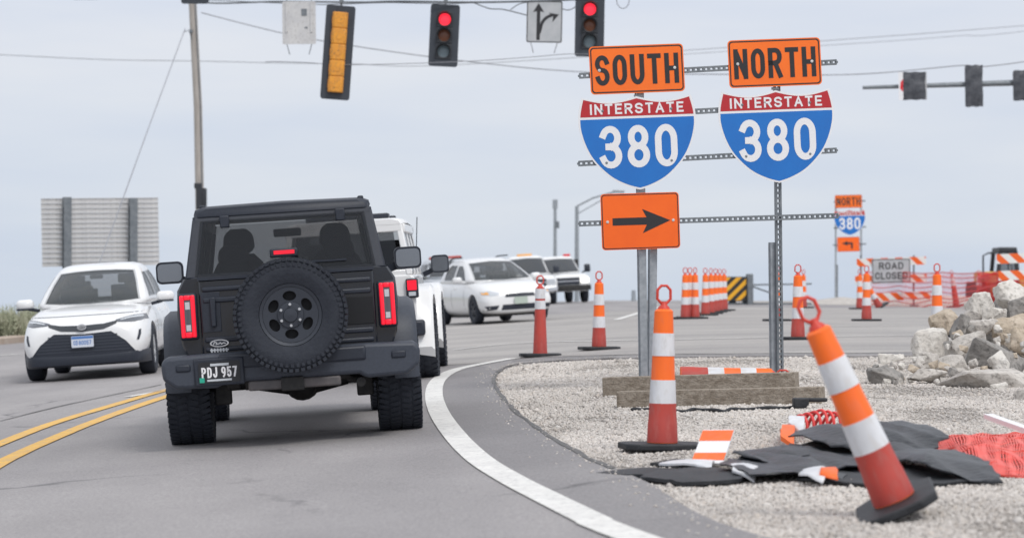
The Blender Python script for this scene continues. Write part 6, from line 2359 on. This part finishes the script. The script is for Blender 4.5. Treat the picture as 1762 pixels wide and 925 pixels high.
hc = hollow(cme, 'white_paint', [MB().prism(shrink(WS), 1.1, 6), MB().prism(shrink([(-.5, 1.06), (.5, 1.06), (.42, 1.34), (-.42, 1.34)]), -1, 1.15), MB().prism(shrink(SW1, .93), -2, 2, 'X'), MB().prism(shrink(SW2, .93), -2, 2, 'X')])
link('cabin', hc, 'white_paint', V, 60)
sb = MB()
for x in (-.36, .36):
    sb.bx(x - .23, x + .23, 1.75, 1.9, .9, 1.2).bx(x - .12, x + .12, 1.76, 1.85, 1.22, 1.36)
sb.build('seats', 'seat', V, 30, bevel=.04)
bv, cv = bvh_of(bme), bvh_of(cme)
patch(cv, [(-.5, 1.06), (.5, 1.06), (.42, 1.34), (-.42, 1.34)], 'rear', .006).build('rear_window', 'glass_car', V, 50)
patch(cv, [(-.68, 1.0), (0, .975), (.68, 1.0), (.60, 1.22), (.52, 1.41), (0, 1.44), (-.52, 1.41), (-.60, 1.22)], 'front', .006, grid=.09).build('windscreen', 'glass_car', V, 50)
for view in ('right', 'left'):
    patch(cv, [(.98, 1.04), (1.78, 1.02), (1.80, 1.38), (1.30, 1.40), (1.02, 1.28)], view, .006).build('side_window', 'glass_car', V, 50)
    patch(cv, [(1.88, 1.02), (2.76, 1.0), (2.42, 1.24), (2.14, 1.36), (1.90, 1.37)], view, .006).build('side_window', 'glass_car', V, 50)
for s_ in (-1, 1):
    q = [(s_ * .80, .66), (s_ * .80, .73), (s_ * .66, .745), (s_ * .44, .67), (s_ * .50, .635), (s_ * .68, .625)]
    h_ = patch(bv, q if s_ < 0 else list(reversed(q)), 'front', .007, grid=.05).build('headlamp', 'lamp_clear', V, 50)
    q = [(s_ * .79, .665), (s_ * .79, .715), (s_ * .70, .72), (s_ * .69, .655)]
    patch(bv, q if s_ < 0 else list(reversed(q)), 'front', .010, grid=.04).build('indicator', 'lamp_amber', h_, 50)
    q = [(s_ * .78, .30), (s_ * .78, .40), (s_ * .50, .41), (s_ * .56, .32)]
    patch(bv, q if s_ < 0 else list(reversed(q)), 'front', .007, grid=.05).build('fog_recess', 'black_trim', V, 50)
    tyre_wheel(V, s_ * .765, 3.45, .325, .215, 'rim_dark', 'spoke', s_)
    tyre_wheel(V, s_ * .765, .85, .325, .215, 'rim_dark', 'spoke', s_)
    o = MB().loft([[(s_ * .96 + a * k_, 2.72 + yy, 1.03 + b_ * k_) for a, b_ in rrect(.22, .15, .05, 3)] for yy, k_ in ((.08, .5), (.05, .9), (0, 1), (-.05, .95))]).bar((s_ * .9, 2.72, 1.0), (s_ * .76, 2.74, .98), .05, .05).build('wing_mirror', 'white_paint', V, 50)
    MB().bar((s_ * .56, .9, 1.51), (s_ * .56, 1.2, 1.555), .03, .03).bar((s_ * .56, 1.2, 1.555), (s_ * .56, 1.9, 1.555), .03, .03).build('roof_rail', 'grey_trim', V, 30)
for sg, view in ((1, 'right'), (-1, 'left')):
    for q in ([(1.83, .30), (1.845, .30), (1.848, 1.0), (1.833, 1.0)], [(2.80, .36), (2.815, .36), (2.84, .97), (2.825, .97)]):
        patch(bv, q, view, .002, .004, seg=.1).build('door_gap', 'black_trim', V, 0)
    for yh in (1.98, 1.02):
        patch(bv, [(yh, .83), (yh + .19, .826), (yh + .19, .853), (yh, .856)], view, .02, .02).build('door_handle', 'white_paint', V, 40)
patch(bv, [(-.36, .585), (.36, .585), (.33, .655), (0, .665), (-.33, .655)], 'front', .007, grid=.05).build('upper_grille', 'black_trim', V, 50)
patch(bv, [(-.46, .30), (.46, .30), (.42, .42), (-.42, .42)], 'front', .007, grid=.05).build('lower_grille', 'black_trim', V, 50)
plm = Matrix.Translation((0, 4.41, .50)) @ Matrix.Rotation(math.pi, 4, 'Z')
MB().prism(rrect(.31, .155, .014), -.006, 0).build('license_plate', 'plate_green', V, 0, matrix=plm)
MB().bx(-.7, .7, .5, 4.0, .16, .3).build('floor_pan', 'dark_metal', V, 30)

# pickups further back
def pickup(label, xpx, ybase, d, hd, paint, extra, wheel_r=.40, h_=1.95):
    p_ = P(xpx, ybase, d)
    hd = Vector(hd).normalized()
    org = Vector((p_.x, d)) - hd * 5.6
    V = thing('pickup', label, 'pickup', gframe(org.x, org.y, hd, ROAD_T + .004), 'pickups beyond the junction')
    def ps(y, top, w0=.93, zb=.45):
        return (y, [(0, zb), (w0 * .85, zb), (w0, zb + .12), (w0 + .02, .85), (w0 - .02, top - .06), (w0 - .10, top), (0, top + .03)])
    bm_ = body_mesh([ps(2.0, 1.16), ps(2.1, 1.18), ps(3.9, 1.18), ps(4.2, 1.17), ps(5.2, 1.12), ps(5.5, 1.04), ps(5.6, .95, .88)], [(4.75, .40, .46, .62, 1.2), (4.75, .40, .46, -1.2, -.62)], 0)
    link('body', bm_, paint, V, 32, bevel=.05, seg=3)
    cm_ = cabin_mesh([(1.10, 2.1, 4.25, .86, .88, .04), (1.3, 2.12, 4.0, .83, .83, .06), (h_ - .22, 2.2, 3.50, .75, .73, .06), (h_ - .04, 2.3, 3.25, .66, .66, .05), (h_, 2.5, 3.0, .55, .55, .03)])
    link('cabin', cm_, paint, V, 60)
    bv, cv = bvh_of(bm_), bvh_of(cm_)
    patch(cv, [(-.76, 1.24), (0, 1.22), (.76, 1.24), (.62, h_ - .14), (0, h_ - .11), (-.62, h_ - .14)], 'front', .008, grid=.1).build('windscreen', 'glass_dark', V, 50)
    for view in ('right', 'left'):
        patch(cv, [(2.35, 1.24), (3.75, 1.24), (3.35, h_ - .18), (2.45, h_ - .18)], view, .008, grid=.1).build('side_window', 'glass_dark', V, 50)
    gr = MB().bx(-.50, .50, 5.585, 5.63, .72, 1.0).build('grille', 'black_trim', V, 30)
    MB().bx(-.52, .52, 5.6, 5.64, .84, .88).build('grille_bar', 'chrome', gr, 30)
    for s_ in (-1, 1):
        lo, hi = sorted((s_ * .54, s_ * .86))
        MB().bx(lo, hi, 5.50, 5.625, .78, .98).build('headlamp', extra.get('lamp', 'lamp_clear'), V, 30, bevel=.02)
        tyre_wheel(V, s_ * .80, 4.75, wheel_r, .25, 'rim_dark', 'spoke', s_)
        tyre_wheel(V, s_ * .80, .95, wheel_r, .25, 'rim_dark', 'spoke', s_)
        door_mirror(V, s_ * 1.13, 3.85, 1.36, s_, 'black_trim', .24, .32)
    MB().bx(-.93, .93, 5.55, 5.72, .48, .70).build('front_bumper', extra.get('bumper', 'chrome'), V, 30, bevel=.04)
    if extra.get('bed') == 'flat':
        MB().bx(-1.1, 1.1, -.6, 1.95, .98, 1.08).bx(-1.1, 1.1, 1.85, 1.95, 1.08, 1.75).build('flat_bed', 'dark_metal', V, 30)
        MB().box((.7, 1.0, 1.55), (.6, .9, .9)).box((-.6, .3, 1.35), (.8, .7, .5)).build('tool_box', 'galv_dark', V, 30, bevel=.03)
        MB().bx(-.5, .5, -.5, 4.0, .55, .9).build('frame_rail', 'dark_metal', V, 30)
    else:
        MB().bx(-.93, .93, -.2, 1.98, .62, 1.18).build('bed', paint, V, 30, bevel=.04)
    if extra.get('bar'):
        x0, x1, m_ = extra['bar']
        MB().bx(x0, x1, 2.75, 2.95, h_ - .02, h_ + .07).build('beacon_bar', m_, V, 30, bevel=.03)
    return V
pickup('white pickup with an amber beacon bar right behind the hatchback', 627, 288, 94, (.10, -1), 'white_paint', {'bar': (-.30, .30, 'lamp_amber'), 'lamp': 'lamp_clear'}, h_=1.98)
pickup('white flatbed truck with a glaring headlamp on the skyline right of the hatchback', 666, 289, 95, (.14, -1), 'white_paint', {'bed': 'flat', 'lamp': 'head_on', 'bumper': 'dark_metal', 'bar': (-.62, -.34, 'tail_dull')}, h_=1.90)
pickup('silver pickup with an orange roof bar mostly hidden behind the white off-roader', 545, 300, 80, (.25, -1), 'silver_paint', {'bar': (-.62, .50, 'cone_red')}, h_=1.86)
